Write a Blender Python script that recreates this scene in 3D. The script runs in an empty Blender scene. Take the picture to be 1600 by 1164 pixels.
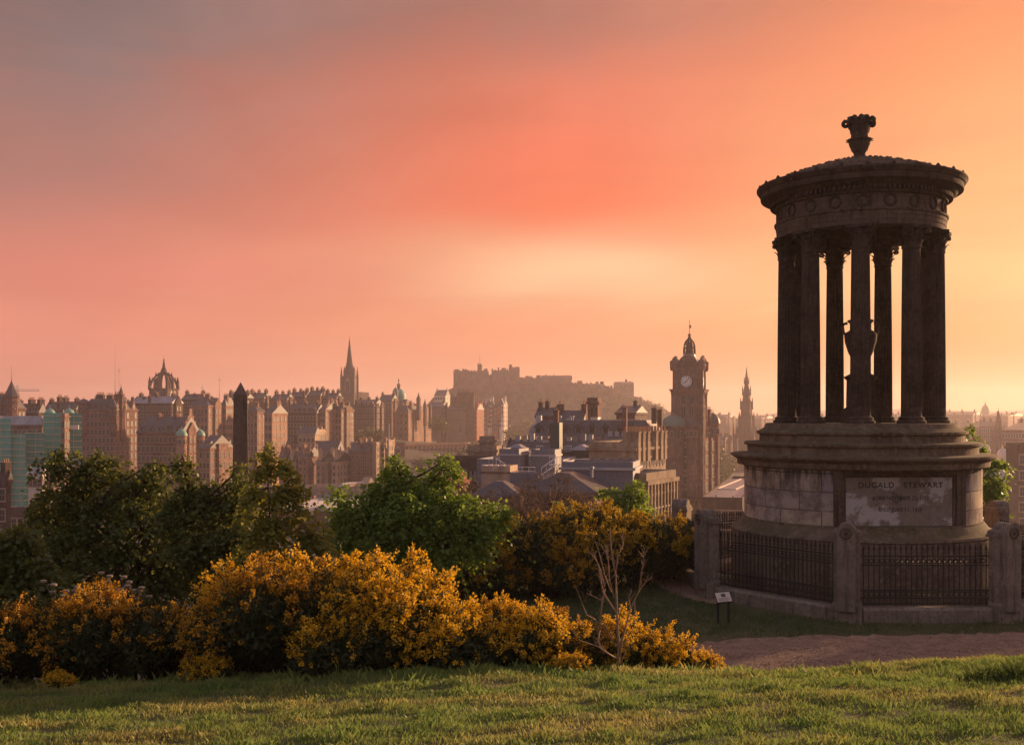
import bpy, bmesh, math, random
import numpy as np
from mathutils import Vector, Matrix

random.seed(7)
RNG = np.random.default_rng(7)
SC = bpy.context.scene
COL = SC.collection
R = math.radians
PI = math.pi
F, CX, HY = 1658.0, 800.0, 650.0          # focal length and horizon of the photograph, in its pixels

# ------------------------------------------------------------------ camera
cd = bpy.data.cameras.new('camera'); cam = bpy.data.objects.new('camera', cd); COL.objects.link(cam)
cd.sensor_width = 36.0; cd.lens = 36.0 * F / 1600.0; cd.shift_y = (HY - 582.0) / 1600.0
cd.clip_start = 0.1; cd.clip_end = 9000.0
cam.location = (0, 0, 0); cam.rotation_euler = (R(90), 0, 0)
SC.camera = cam
SC.view_settings.view_transform = 'Standard'; SC.view_settings.look = 'None'
SC.view_settings.exposure = 0.66; SC.view_settings.gamma = 1.0
SC.cycles.max_bounces = 6; SC.cycles.diffuse_bounces = 2; SC.cycles.glossy_bounces = 2
SC.cycles.transmission_bounces = 3; SC.cycles.volume_bounces = 1; SC.cycles.transparent_max_bounces = 6
SC.cycles.use_denoising = True

# ------------------------------------------------------------------ light
SUN_AZ, SUN_EL = 50.0, 9.0
to_sun = Vector((math.sin(R(SUN_AZ)) * math.cos(R(SUN_EL)), math.cos(R(SUN_AZ)) * math.cos(R(SUN_EL)), math.sin(R(SUN_EL))))
sl = bpy.data.lights.new('sun', 'SUN'); sl.energy = 5.0; sl.angle = R(0.8); sl.color = (1.0, 0.6, 0.32)
so = bpy.data.objects.new('sun', sl); COL.objects.link(so)
so.rotation_euler = to_sun.to_track_quat('Z', 'Y').to_euler(); so.location = (60, 40, 60)

class NT:
    """small helper over a node tree"""
    def __init__(s, t): s.t = t; s.l = t.links
    def n(s, typ, **kw):
        nd = s.t.nodes.new(typ)
        for k, v in kw.items(): setattr(nd, k, v)
        return nd
    def put(s, sock, v):
        if hasattr(v, 'is_output'): s.l.new(v, sock)
        elif v is not None: sock.default_value = v
    def m(s, op, a, b=None, c=None, clamp=False):
        nd = s.n('ShaderNodeMath', operation=op, use_clamp=clamp)
        s.put(nd.inputs[0], a)
        if b is not None: s.put(nd.inputs[1], b)
        if c is not None: s.put(nd.inputs[2], c)
        return nd.outputs[0]
    def mix(s, f, a, b, mode='MIX'):
        nd = s.n('ShaderNodeMix', data_type='RGBA', blend_type=mode)
        s.put(nd.inputs[0], f)
        s.put(nd.inputs[6], a if hasattr(a, 'is_output') else (*a, 1)[:4])
        s.put(nd.inputs[7], b if hasattr(b, 'is_output') else (*b, 1)[:4])
        return nd.outputs[2]
    def ramp(s, f, stops, interp='EASE'):
        nd = s.n('ShaderNodeValToRGB'); cr = nd.color_ramp; cr.interpolation = interp
        while len(cr.elements) < len(stops): cr.elements.new(0.5)
        for e, (p, c) in zip(cr.elements, stops):
            e.position = p; e.color = (*c, 1) if len(c) == 3 else c
        s.put(nd.inputs[0], f); return nd.outputs[0]
    def xyz(s, x, y, z):
        nd = s.n('ShaderNodeCombineXYZ'); s.put(nd.inputs[0], x); s.put(nd.inputs[1], y); s.put(nd.inputs[2], z); return nd.outputs[0]
    def sep(s, v):
        nd = s.n('ShaderNodeSeparateXYZ'); s.put(nd.inputs[0], v); return nd.outputs
    def noise(s, vec, scale, detail=3, rough=0.55, dist=0.0):
        nd = s.n('ShaderNodeTexNoise'); s.put(nd.inputs['Vector'], vec)
        nd.inputs['Scale'].default_value = scale; nd.inputs['Detail'].default_value = detail
        nd.inputs['Roughness'].default_value = rough; nd.inputs['Distortion'].default_value = dist
        return nd.outputs['Fac']
    def rng(s, v, a, b, c=0.0, d=1.0):
        nd = s.n('ShaderNodeMapRange'); s.put(nd.inputs[0], v)
        for i, q in enumerate((a, b, c, d)): nd.inputs[1 + i].default_value = q
        return nd.outputs[0]

def srgb(r, g, b):
    f = lambda c: (c / 255 / 12.92) if c / 255 <= 0.04045 else ((c / 255 + 0.055) / 1.055) ** 2.4
    return (f(r), f(g), f(b))

# ------------------------------------------------------------------ world: a low-sun Nishita sky behind soft sunset cloud
W = bpy.data.worlds.new('World'); SC.world = W; W.use_nodes = True
T = NT(W.node_tree); T.t.nodes.clear()
sky = T.n('ShaderNodeTexSky', sky_type='NISHITA', sun_disc=False)
sky.sun_elevation = R(SUN_EL); sky.sun_rotation = R(SUN_AZ); sky.air_density = 2.0; sky.dust_density = 4.0
tc = T.n('ShaderNodeTexCoord')
dx, dy, dz = T.sep(tc.outputs['Generated'])
az = T.m('ARCTAN2', dx, dy); el = T.m('ARCSINE', dz)
warp = T.noise(T.xyz(T.m('MULTIPLY', az, 2.2), T.m('MULTIPLY', el, 5.0), 3.0), 1.0, 2)
wv = T.m('MULTIPLY', T.m('SUBTRACT', warp, 0.5), 0.24)
u = T.m('ADD', T.m('DIVIDE', az, 0.45), T.m('MULTIPLY', wv, 1.3))             # -1..1 across the view
v = T.m('ADD', T.m('DIVIDE', el, 0.37), wv)                                  # 0 horizon, 1 top of the view
# streaks of stratus drawn out along the wind
sx = T.m('ADD', T.m('MULTIPLY', az, 1.3), T.m('MULTIPLY', el, 1.6)); sy = T.m('ADD', T.m('MULTIPLY', el, 7.5), T.m('MULTIPLY', az, -2.6))
streak = T.noise(T.xyz(sx, sy, 1.7), 1.3, 4, 0.5, 0.4)
fine = T.noise(T.xyz(T.m('MULTIPLY', az, 2.0), T.m('MULTIPLY', el, 16.0), 8.2), 1.4, 4, 0.5, 0.3)
v2 = T.m('ADD', v, T.m('MULTIPLY', T.m('SUBTRACT', streak, 0.5), 0.34))
fu, fv = T.m('SUBTRACT', u, 0.1), T.m('ADD', v, 0.12)                       # rays of cloud fanning up from the bright gap
fa = T.m('ARCTAN2', fv, fu); fr = T.m('SQRT', T.m('ADD', T.m('MULTIPLY', fu, fu), T.m('MULTIPLY', fv, fv)))
fan = T.noise(T.xyz(T.m('MULTIPLY', fa, 1.5), T.m('MULTIPLY', fr, 0.55), 4.4), 1.6, 4, 0.5, 0.5)
v2 = T.m('ADD', v2, T.m('MULTIPLY', T.m('MULTIPLY', T.m('SUBTRACT', fan, 0.5), 0.5), T.rng(v, 0.4, 0.8)))
left = T.ramp(v2, [(0.0, srgb(230, 148, 122)), (0.2, srgb(230, 140, 118)), (0.4, srgb(204, 126, 110)), (0.62, srgb(164, 114, 106)), (0.95, srgb(124, 104, 103))])
mid = T.ramp(v2, [(0.0, srgb(250, 172, 126)), (0.2, srgb(250, 160, 116)), (0.33, srgb(250, 168, 124)), (0.54, srgb(243, 126, 92)), (0.75, srgb(226, 126, 100)), (1.0, srgb(176, 114, 100))])
right = T.ramp(v2, [(0.0, srgb(252, 170, 108)), (0.16, srgb(250, 160, 96)), (0.4, srgb(252, 184, 124)), (0.62, srgb(250, 164, 108)), (0.85, srgb(242, 142, 94)), (1.0, srgb(222, 128, 88))])
c = T.mix(T.rng(u, -0.85, 0.12), left, mid)
c = T.mix(T.rng(u, 0.15, 0.85), c, right)
def blob(cu, cv, ru, rv):
    a = T.m('POWER', T.m('DIVIDE', T.m('SUBTRACT', u, cu), ru), 2); b = T.m('POWER', T.m('DIVIDE', T.m('SUBTRACT', v, cv), rv), 2)
    return T.m('EXPONENT', T.m('MULTIPLY', T.m('ADD', a, b), -1.0))
c = T.mix(T.m('MULTIPLY', blob(0.12, 0.36, 0.26, 0.08), 0.85, clamp=True), c, srgb(255, 216, 168))
c = T.mix(T.m('MULTIPLY', blob(0.10, 0.6, 0.28, 0.2), 0.6, clamp=True), c, srgb(245, 112, 78))
c = T.mix(T.m('MULTIPLY', blob(-0.62, 0.35, 0.42, 0.08), 0.5, clamp=True), c, srgb(240, 134, 118))
dark = T.rng(fine, 0.45, 0.75, 0.0, 0.22)
c = T.mix(dark, c, srgb(196, 112, 96), 'MIX')
wisp = T.m('ADD', T.m('MULTIPLY', T.rng(fan, 0.3, 0.7, -0.14, 0.14), T.rng(v, 0.4, 0.8)), T.rng(streak, 0.3, 0.7, -0.09, 0.09))
c = T.mix(1.0, c, T.xyz(T.m('ADD', wisp, 1.0), T.m('ADD', T.m('MULTIPLY', wisp, 1.15), 1.0), T.m('ADD', T.m('MULTIPLY', wisp, 1.2), 1.0)), 'MULTIPLY')
sun_glow = T.m('POWER', T.m('MAXIMUM', T.m('ADD', T.m('ADD', T.m('MULTIPLY', dx, to_sun.x), T.m('MULTIPLY', dy, to_sun.y)), T.m('MULTIPLY', dz, to_sun.z)), 0.0), 30.0)
c = T.mix(T.m('MULTIPLY', sun_glow, 0.8), c, (1.6, 0.85, 0.36))
back = T.rng(dy, 0.45, -0.35, 0.0, 1.0)                                        # the eastern sky is a dim mauve
c = T.mix(T.m('MULTIPLY', back, 0.9), c, srgb(146, 137, 150))
zen = T.rng(dz, 0.4, 0.75, 0.0, 1.0)
c = T.mix(T.m('MULTIPLY', zen, 0.85), c, srgb(146, 146, 168))
bg1 = T.n('ShaderNodeBackground'); T.put(bg1.inputs[0], sky.outputs[0]); bg1.inputs[1].default_value = 0.05
bg2 = T.n('ShaderNodeBackground'); T.put(bg2.inputs[0], c); bg2.inputs[1].default_value = 0.72
msh = T.n('ShaderNodeMixShader'); msh.inputs[0].default_value = 0.92
T.l.new(bg1.outputs[0], msh.inputs[1]); T.l.new(bg2.outputs[0], msh.inputs[2])
wo = T.n('ShaderNodeOutputWorld'); T.l.new(msh.outputs[0], wo.inputs[0])

# ------------------------------------------------------------------ helpers
def at(px, py, Y): return Vector(((px - CX) / F * Y, Y, (HY - py) / F * Y))
def zat(py, Y): return (HY - py) / F * Y
def xat(px, Y): return (px - CX) / F * Y

class MB:
    """collects shapes; build() links them as ONE mesh object"""
    def __init__(s): s.v = []; s.f = []; s.mi = []; s.sm = []
    def add(s, vs, fs, mi=0, smooth=False):
        o = len(s.v); s.v.extend([tuple(p) for p in vs])
        for f in fs: s.f.append(tuple(o + i for i in f)); s.mi.append(mi); s.sm.append(smooth)
    def box(s, lo, hi, mi=0, M=None):
        x0, y0, z0 = lo; x1, y1, z1 = hi
        vs = [Vector(p) for p in ((x0,y0,z0),(x1,y0,z0),(x1,y1,z0),(x0,y1,z0),(x0,y0,z1),(x1,y0,z1),(x1,y1,z1),(x0,y1,z1))]
        if M is not None: vs = [M @ p for p in vs]
        s.add(vs, [(0,3,2,1),(4,5,6,7),(0,1,5,4),(1,2,6,5),(2,3,7,6),(3,0,4,7)], mi)
    def frustum(s, c, w0, d0, w1, d1, h, mi=0, M=None):
        x, y, z = c
        vs = [Vector(p) for p in ((x-w0,y-d0,z),(x+w0,y-d0,z),(x+w0,y+d0,z),(x-w0,y+d0,z),(x-w1,y-d1,z+h),(x+w1,y-d1,z+h),(x+w1,y+d1,z+h),(x-w1,y+d1,z+h))]
        if M is not None: vs = [M @ p for p in vs]
        s.add(vs, [(0,3,2,1),(4,5,6,7),(0,1,5,4),(1,2,6,5),(2,3,7,6),(3,0,4,7)], mi)
    def prism(s, poly, z0, z1, mi=0, M=None):
        n = len(poly); vs = [Vector((x, y, z0)) for x, y in poly] + [Vector((x, y, z1)) for x, y in poly]
        if M is not None: vs = [M @ p for p in vs]
        s.add(vs, [tuple(reversed(range(n))), tuple(range(n, 2*n))] + [(i, (i+1) % n, n+(i+1) % n, n+i) for i in range(n)], mi)
    def lathe(s, prof, seg=48, c=(0,0,0), mi=0, a0=0.0, a1=2*PI, smooth=True, M=None, closed=False):
        full = abs(a1 - a0 - 2*PI) < 1e-6; n = seg if full else seg + 1
        rings, pairs = [], []                                  # a profile corner sharper than 28 degrees gets its own edge
        for k in range(len(prof) - 1):
            (ra, za), (rb, zb_) = prof[k], prof[k+1]; d = math.atan2(zb_-za, rb-ra)
            if not pairs or abs((d - last + PI) % (2*PI) - PI) > R(28): rings.append(prof[k])
            rings.append(prof[k+1]); pairs.append((len(rings)-2, len(rings)-1)); last = d
        vs = []
        for r, z in rings:
            for i in range(n):
                a = a0 + (a1 - a0) * i / seg
                p = Vector((c[0] + r*math.sin(a), c[1] - r*math.cos(a), c[2] + z)); vs.append(M @ p if M is not None else p)
        fs = []
        for k, l in pairs:
            for i in range(seg):
                j = (i + 1) % n if full else i + 1
                fs.append((k*n+i, k*n+j, l*n+j, l*n+i))
        s.add(vs, fs, mi, smooth)
    def tube(s, pts, rad, seg=6, mi=0, smooth=True):
        pts = [Vector(p) for p in pts]; n = len(pts)
        if not hasattr(rad, '__len__'): rad = [rad] * n
        vs = []
        for i, p in enumerate(pts):
            t = (pts[min(i+1, n-1)] - pts[max(i-1, 0)]).normalized()
            a = t.orthogonal().normalized() if abs(t.z) > 0.98 else t.cross(Vector((0,0,1))).normalized()
            b = t.cross(a)
            for k in range(seg):
                q = 2*PI*k/seg; vs.append(p + (a*math.cos(q) + b*math.sin(q)) * rad[i])
        fs = [(i*seg+k, i*seg+(k+1) % seg, (i+1)*seg+(k+1) % seg, (i+1)*seg+k) for i in range(n-1) for k in range(seg)]
        fs += [tuple(reversed(range(seg))), tuple(range((n-1)*seg, n*seg))]
        s.add(vs, fs, mi, smooth)
    def torus(s, c, Rr, r, nrm, seg=20, ms=6, mi=0):
        nrm = Vector(nrm).normalized(); a = nrm.orthogonal().normalized(); b = nrm.cross(a); c = Vector(c)
        vs = []
        for i in range(seg):
            q = 2*PI*i/seg; d = a*math.cos(q) + b*math.sin(q)
            for k in range(ms):
                w = 2*PI*k/ms; vs.append(c + d*(Rr + r*math.cos(w)) + nrm*r*math.sin(w))
        s.add(vs, [(i*ms+k, ((i+1) % seg)*ms+k, ((i+1) % seg)*ms+(k+1) % ms, i*ms+(k+1) % ms) for i in range(seg) for k in range(ms)], mi, True)
    def mesh(s, name, mats):
        me = bpy.data.meshes.new(name); me.from_pydata(s.v, [], s.f)
        for m in (mats if isinstance(mats, (list, tuple)) else [mats]): me.materials.append(m)
        me.polygons.foreach_set('material_index', s.mi); me.polygons.foreach_set('use_smooth', s.sm)
        me.update(); return me
    def build(s, name, mats, parent=None, loc=None):
        return link(name, s.mesh(name, mats), parent, loc)

def link(name, data, parent=None, loc=None):
    o = bpy.data.objects.new(name, data); COL.objects.link(o)
    if parent is not None: o.parent = parent
    if loc is not None: o.location = loc
    return o
def tag(o, label=None, cat=None, group=None, kind=None):
    if label: o['label'] = label
    if cat: o['category'] = cat
    if group: o['group'] = group
    if kind: o['kind'] = kind
    return o
def empty(name, loc, label=None, cat=None, group=None, rz=0.0):
    o = link(name, None, None, loc); o.empty_display_size = 0.3; o.rotation_euler.z = rz
    return tag(o, label, cat, group)
KIDS = {}
def copy_tree(o, parent=None):
    c = o.copy(); COL.objects.link(c)
    if parent is not None: c.parent = parent
    for ch in list(o.children): copy_tree(ch, c)
    return c

def quads_mesh(name, V, mats, mi=None, npoly=4, smooth=False):
    """V: (n, npoly, 3) array of separate polygons -> mesh"""
    n = V.shape[0]; me = bpy.data.meshes.new(name)
    me.vertices.add(n * npoly); me.vertices.foreach_set('co', V.reshape(-1).astype(np.float32))
    me.loops.add(n * npoly); me.loops.foreach_set('vertex_index', np.arange(n * npoly, dtype=np.int32))
    me.polygons.add(n); me.polygons.foreach_set('loop_start', np.arange(0, n * npoly, npoly, dtype=np.int32))
    for m in mats: me.materials.append(m)
    if mi is not None: me.polygons.foreach_set('material_index', mi.astype(np.int32))
    me.update(calc_edges=True); return me

# ------------------------------------------------------------------ materials
def new_mat(name):
    m = bpy.data.materials.new(name); m.use_nodes = True
    t = NT(m.node_tree); b = next(n for n in t.t.nodes if n.type == 'BSDF_PRINCIPLED'); return m, t, b
def bump(t, b, h, strength=0.4, dist=0.05):
    nd = t.n('ShaderNodeBump'); nd.inputs['Strength'].default_value = strength; nd.inputs['Distance'].default_value = dist
    t.put(nd.inputs['Height'], h); t.l.new(nd.outputs[0], b.inputs['Normal'])
def stone_mat(name, c1, c2, c3=None, scale=0.6, rough=0.9, bs=0.3, bd=0.03, var=0.25, streak=0.0):
    m, t, b = new_mat(name); b.inputs['Specular IOR Level'].default_value = 0.25 if rough > 0.8 else 0.5; tcn = t.n('ShaderNodeTexCoord'); oi = t.n('ShaderNodeObjectInfo')
    p = tcn.outputs['Object']
    n1 = t.noise(p, scale, 5, 0.6); n2 = t.noise(p, scale * 7, 4, 0.6)
    c = t.mix(t.rng(n1, 0.36, 0.64), c1, c2)
    if c3: c = t.mix(t.rng(n2, 0.5, 0.7), c, c3)
    if streak:
        x, y, z = t.sep(p)
        s = t.noise(t.xyz(t.m('MULTIPLY', x, 5.0), t.m('MULTIPLY', y, 5.0), t.m('MULTIPLY', z, 0.6)), scale, 4, 0.6)
        c = t.mix(t.m('MULTIPLY', t.rng(s, 0.5, 0.68), streak), c, tuple(q * 0.3 for q in c1))
    if var:
        c = t.mix(1.0, c, t.ramp(oi.outputs['Random'], [(0, (1 - var,) * 3), (1, (1 + var, 1 + var * 0.9, 1 + var * 0.8))], 'LINEAR'), 'MULTIPLY')
    t.put(b.inputs['Base Color'], c); b.inputs['Roughness'].default_value = rough
    bump(t, b, t.m('ADD', n2, n1), bs, bd)
    return m
def plain_mat(name, c, rough=0.6, metal=0.0, spec=0.5, var=0.0):
    m, t, b = new_mat(name); tcn = t.n('ShaderNodeTexCoord')
    n1 = t.noise(tcn.outputs['Object'], 3.0, 4, 0.6)
    t.put(b.inputs['Base Color'], t.mix(t.rng(n1, 0.3, 0.7), tuple(q * 0.78 for q in c), tuple(min(1, q * 1.15) for q in c)))
    b.inputs['Roughness'].default_value = rough; b.inputs['Metallic'].default_value = metal
    return m
def leaf_mat(name, c1, c2, trans=0.35, rough=0.5, scale=1.2):
    m, t, b = new_mat(name); tcn = t.n('ShaderNodeTexCoord'); geo = t.n('ShaderNodeNewGeometry')
    n1 = t.noise(tcn.outputs['Object'], scale, 3, 0.6)
    f = t.m('ADD', t.m('MULTIPLY', geo.outputs['Random Per Island'], 0.6), t.m('MULTIPLY', t.rng(n1, 0.35, 0.65), 0.4))
    c = t.mix(f, c1, c2)
    t.put(b.inputs['Base Color'], c); b.inputs['Roughness'].default_value = rough
    tr = t.n('ShaderNodeBsdfTranslucent'); t.put(tr.inputs[0], t.mix(0.5, c, (c2[0]*1.2, c2[1]*1.1, c2[2]*0.6)))
    ms = t.n('ShaderNodeMixShader'); ms.inputs[0].default_value = trans
    out = next(n for n in t.t.nodes if n.type == 'OUTPUT_MATERIAL')
    t.l.new(b.outputs[0], ms.inputs[1]); t.l.new(tr.outputs[0], ms.inputs[2]); t.l.new(ms.outputs[0], out.inputs[0])
    return m

M = {}
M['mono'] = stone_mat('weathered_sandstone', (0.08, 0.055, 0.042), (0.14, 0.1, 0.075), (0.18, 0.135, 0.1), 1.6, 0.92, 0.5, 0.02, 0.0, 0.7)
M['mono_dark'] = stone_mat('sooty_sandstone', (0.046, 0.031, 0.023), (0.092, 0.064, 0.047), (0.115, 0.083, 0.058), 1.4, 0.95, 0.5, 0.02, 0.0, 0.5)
M['pillar'] = stone_mat('grey_sandstone', (0.19, 0.15, 0.118), (0.29, 0.235, 0.19), (0.14, 0.118, 0.085), 1.8, 0.92, 0.4, 0.015, 0.12, 0.6)
M['iron'] = plain_mat('black_iron', (0.009, 0.0095, 0.012), 0.6)
M['letter'] = plain_mat('letter_shade_lichen', (0.035, 0.03, 0.028), 0.9)  # dark colour of the raised letters stands for shade and lichen in cuts
def moss(m):
    t = NT(m.node_tree); b = next(n for n in t.t.nodes if n.type == 'BSDF_PRINCIPLED')
    src = b.inputs['Base Color'].links[0].from_socket
    tcn = t.n('ShaderNodeTexCoord'); nz = t.sep(tcn.outputs['Normal'])[2]
    n = t.noise(tcn.outputs['Object'], 2.3, 5, 0.65)
    f = t.m('MULTIPLY', t.rng(nz, 0.1, 0.8), t.rng(n, 0.35, 0.6))
    f = t.m('ADD', f, t.m('MULTIPLY', t.rng(n, 0.58, 0.75), 0.5), clamp=True)
    t.put(b.inputs['Base Color'], t.mix(t.m('MULTIPLY', f, 0.8), src, (0.085, 0.085, 0.035)))
M['mono_moss'] = stone_mat('mossy_step_stone', (0.11, 0.078, 0.054), (0.22, 0.16, 0.115), (0.28, 0.21, 0.155), 1.3, 0.93, 0.5, 0.02, 0.0, 0.5); moss(M['mono_moss'])
def drum_mat():
    m, t, b = new_mat('drum_ashlar'); tcn = t.n('ShaderNodeTexCoord'); p = tcn.outputs['Object']
    x, y, z = t.sep(p)
    ang = t.m('MULTIPLY', t.m('ARCTAN2', x, t.m('MULTIPLY', y, -1.0)), 3.28)
    br = t.n('ShaderNodeTexBrick'); br.offset = 0.5
    t.put(br.inputs['Vector'], t.xyz(t.m('ADD', ang, 20.35), t.m('ADD', z, 20.02), 0.0))
    br.inputs['Scale'].default_value = 1.0; br.inputs['Brick Width'].default_value = 1.25; br.inputs['Row Height'].default_value = 0.5
    br.inputs['Mortar Size'].default_value = 0.012; br.inputs['Bias'].default_value = 0.0
    br.inputs['Color1'].default_value = (0.3, 0.26, 0.27, 1); br.inputs['Color2'].default_value = (0.56, 0.44, 0.3, 1); br.inputs['Mortar'].default_value = (0.05, 0.04, 0.035, 1)
    n1 = t.noise(p, 1.8, 6, 0.65); n2 = t.noise(p, 9, 5, 0.6)
    c = t.mix(t.rng(n1, 0.44, 0.64, 0, 0.85), br.outputs['Color'], (0.14, 0.1, 0.095))
    c = t.mix(t.rng(n2, 0.55, 0.75, 0, 0.6), c, (0.46, 0.42, 0.4))
    s = t.noise(t.xyz(t.m('MULTIPLY', ang, 3.0), t.m('MULTIPLY', z, 0.5), 2.0), 1.1, 4, 0.6)
    drip = t.m('MULTIPLY', t.rng(s, 0.45, 0.53), t.rng(z, 2.75, 3.5))        # dark drip stains hang from the cornice
    c = t.mix(t.m('MULTIPLY', drip, 0.85), c, (0.04, 0.032, 0.028))
    t.put(b.inputs['Base Color'], c); b.inputs['Roughness'].default_value = 0.92
    bump(t, b, t.m('ADD', t.m('MULTIPLY', br.outputs['Fac'], -0.8), t.m('MULTIPLY', n2, 0.5)), 0.5, 0.02)
    return m
M['drum'] = drum_mat()
def panel_mat():
    m, t, b = new_mat('inscribed_panel'); p = t.n('ShaderNodeTexCoord').outputs['Object']
    n1 = t.noise(p, 1.4, 7, 0.68, 0.3); n2 = t.noise(p, 6, 6, 0.65)
    c = t.mix(t.rng(n2, 0.35, 0.65), (0.22, 0.17, 0.14), (0.3, 0.245, 0.2))
    c = t.mix(t.rng(n1, 0.5, 0.56, 0, 0.85), c, (0.58, 0.54, 0.5))
    c = t.mix(t.rng(t.noise(p, 1.9, 6, 0.7), 0.57, 0.62, 0, 0.7), c, (0.1, 0.085, 0.085))
    t.put(b.inputs['Base Color'], c); b.inputs['Roughness'].default_value = 0.9; bump(t, b, n2, 0.35, 0.01); return m
M['panel'] = panel_mat()

def ground_mat():
    m, t, b = new_mat('turf'); p = t.n('ShaderNodeTexCoord').outputs['Object']
    n1 = t.noise(p, 0.35, 5, 0.6); n2 = t.noise(p, 5, 5, 0.65)
    x, y, z = t.sep(p)
    c = t.mix(t.rng(n1, 0.4, 0.6), (0.035, 0.05, 0.014), (0.085, 0.08, 0.025))
    c = t.mix(t.rng(n2, 0.45, 0.75, 0, 0.6), c, (0.12, 0.09, 0.035))
    t.put(b.inputs['Base Color'], c); b.inputs['Roughness'].default_value = 0.95; bump(t, b, n2, 0.6, 0.04); return m
M['turf'] = ground_mat()
def blade_mat():
    m, t, b = new_mat('grass_blade'); p = t.n('ShaderNodeTexCoord').outputs['Object']; geo = t.n('ShaderNodeNewGeometry')
    x, y, z = t.sep(p)
    n1 = t.noise(t.xyz(t.m('MULTIPLY', x, 0.55), y, 0.0), 0.9, 4, 0.6, 0.3)
    n2 = t.noise(t.xyz(x, t.m('MULTIPLY', y, 2.0), 0.0), 1.6, 3, 0.6)
    dry = t.m('ADD', t.rng(n1, 0.46, 0.64, 0, 0.65), t.m('MULTIPLY', t.m('SUBTRACT', geo.outputs['Random Per Island'], 0.5), 0.5), clamp=True)
    c = t.mix(t.rng(n2, 0.35, 0.65), (0.12, 0.22, 0.045), (0.27, 0.37, 0.085))
    c = t.mix(dry, c, (0.52, 0.43, 0.15))
    t.put(b.inputs['Base Color'], c); b.inputs['Roughness'].default_value = 0.6
    tr = t.n('ShaderNodeBsdfTranslucent'); t.put(tr.inputs[0], c)
    ms = t.n('ShaderNodeMixShader'); ms.inputs[0].default_value = 0.4
    out = next(n for n in t.t.nodes if n.type == 'OUTPUT_MATERIAL')
    t.l.new(b.outputs[0], ms.inputs[1]); t.l.new(tr.outputs[0], ms.inputs[2]); t.l.new(ms.outputs[0], out.inputs[0]); return m
M['blade'] = blade_mat()
M['dark_blade'] = leaf_mat('terrace_grass', (0.06, 0.11, 0.022), (0.1, 0.15, 0.035), 0.3, 0.6)
M['gravel'] = stone_mat('gravel_path', (0.19, 0.112, 0.07), (0.31, 0.195, 0.13), (0.4, 0.28, 0.2), 3.0, 0.95, 0.6, 0.03, 0.0)

M['maple'] = leaf_mat('maple_leaf', (0.06, 0.095, 0.02), (0.18, 0.205, 0.042), 0.48)
M['maple_light'] = leaf_mat('young_leaf', (0.13, 0.16, 0.03), (0.32, 0.32, 0.06), 0.55)
M['tree_green'] = leaf_mat('sycamore_leaf', (0.1, 0.19, 0.03), (0.25, 0.36, 0.065), 0.55)
M['bark'] = stone_mat('bark', (0.05, 0.035, 0.025), (0.09, 0.065, 0.045), None, 6.0, 0.95, 0.6, 0.02, 0.1)
M['pale_bark'] = stone_mat('pale_bark', (0.24, 0.15, 0.1), (0.36, 0.24, 0.17), (0.12, 0.09, 0.06), 8.0, 0.85, 0.5, 0.01, 0.0)
M['gorse'] = leaf_mat('gorse_needles', (0.02, 0.032, 0.008), (0.06, 0.08, 0.018), 0.15, 0.7)
M['blossom'] = leaf_mat('gorse_blossom', (0.6, 0.32, 0.006), (0.95, 0.63, 0.022), 0.35, 0.6)
M['blossom_dim'] = leaf_mat('gorse_blossom_dark', (0.36, 0.16, 0.006), (0.78, 0.44, 0.018), 0.3, 0.65)  # darker, more orange copy of the blossom colour for some bushes
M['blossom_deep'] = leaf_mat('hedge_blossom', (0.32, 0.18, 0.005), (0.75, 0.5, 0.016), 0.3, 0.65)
M['twig'] = plain_mat('gorse_twig', (0.045, 0.028, 0.016), 0.9)
M['dry'] = plain_mat('dry_stalk', (0.3, 0.24, 0.17), 0.85)
M['city_leaf'] = leaf_mat('hazy_leaf', (0.05, 0.07, 0.018), (0.1, 0.11, 0.03), 0.3)
M['brown_twig'] = plain_mat('bare_twigs', (0.12, 0.07, 0.045), 0.9)

def lib_stone(k, c1, c2, streak=0.45):
    M[k] = stone_mat('wall_' + k, c1, c2, tuple(q * 1.25 for q in c2), 0.12, 0.92, 0.25, 0.1, 0.16, streak)
lib_stone('sandstone', (0.21, 0.12, 0.095), (0.4, 0.25, 0.185))
lib_stone('brownstone', (0.1, 0.055, 0.05), (0.24, 0.14, 0.115))
lib_stone('sootstone', (0.05, 0.035, 0.036), (0.12, 0.08, 0.075))
lib_stone('tanstone', (0.2, 0.145, 0.1), (0.36, 0.275, 0.2))
lib_stone('palestone', (0.38, 0.28, 0.2), (0.5, 0.38, 0.28))
lib_stone('render', (0.6, 0.5, 0.42), (0.72, 0.62, 0.54), 0.2)
lib_stone('redstone', (0.34, 0.12, 0.075), (0.44, 0.19, 0.12), 0.3)
M['slate'] = stone_mat('slate', (0.055, 0.05, 0.055), (0.09, 0.08, 0.085), (0.11, 0.09, 0.085), 0.4, 0.55, 0.3, 0.05, 0.2)
M['lead'] = stone_mat('lead_roof', (0.19, 0.19, 0.215), (0.31, 0.3, 0.33), None, 0.3, 0.42, 0.15, 0.03, 0.2)
M['membrane'] = stone_mat('flat_roof', (0.36, 0.34, 0.35), (0.54, 0.5, 0.5), None, 0.2, 0.38, 0.1, 0.02, 0.15)
M['copper'] = plain_mat('green_copper', (0.2, 0.4, 0.32), 0.6)
M['greycopper'] = plain_mat('dull_copper', (0.14, 0.2, 0.165), 0.7)
M['cladding'] = plain_mat('grey_cladding', (0.17, 0.17, 0.205), 0.6)
M['greencladding'] = plain_mat('dark_green_cladding', (0.05, 0.065, 0.06), 0.5)
M['white'] = plain_mat('white_paint', (0.72, 0.68, 0.66), 0.6)
M['net'] = plain_mat('green_scaffold_net', (0.09, 0.42, 0.34), 0.85)
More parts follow.
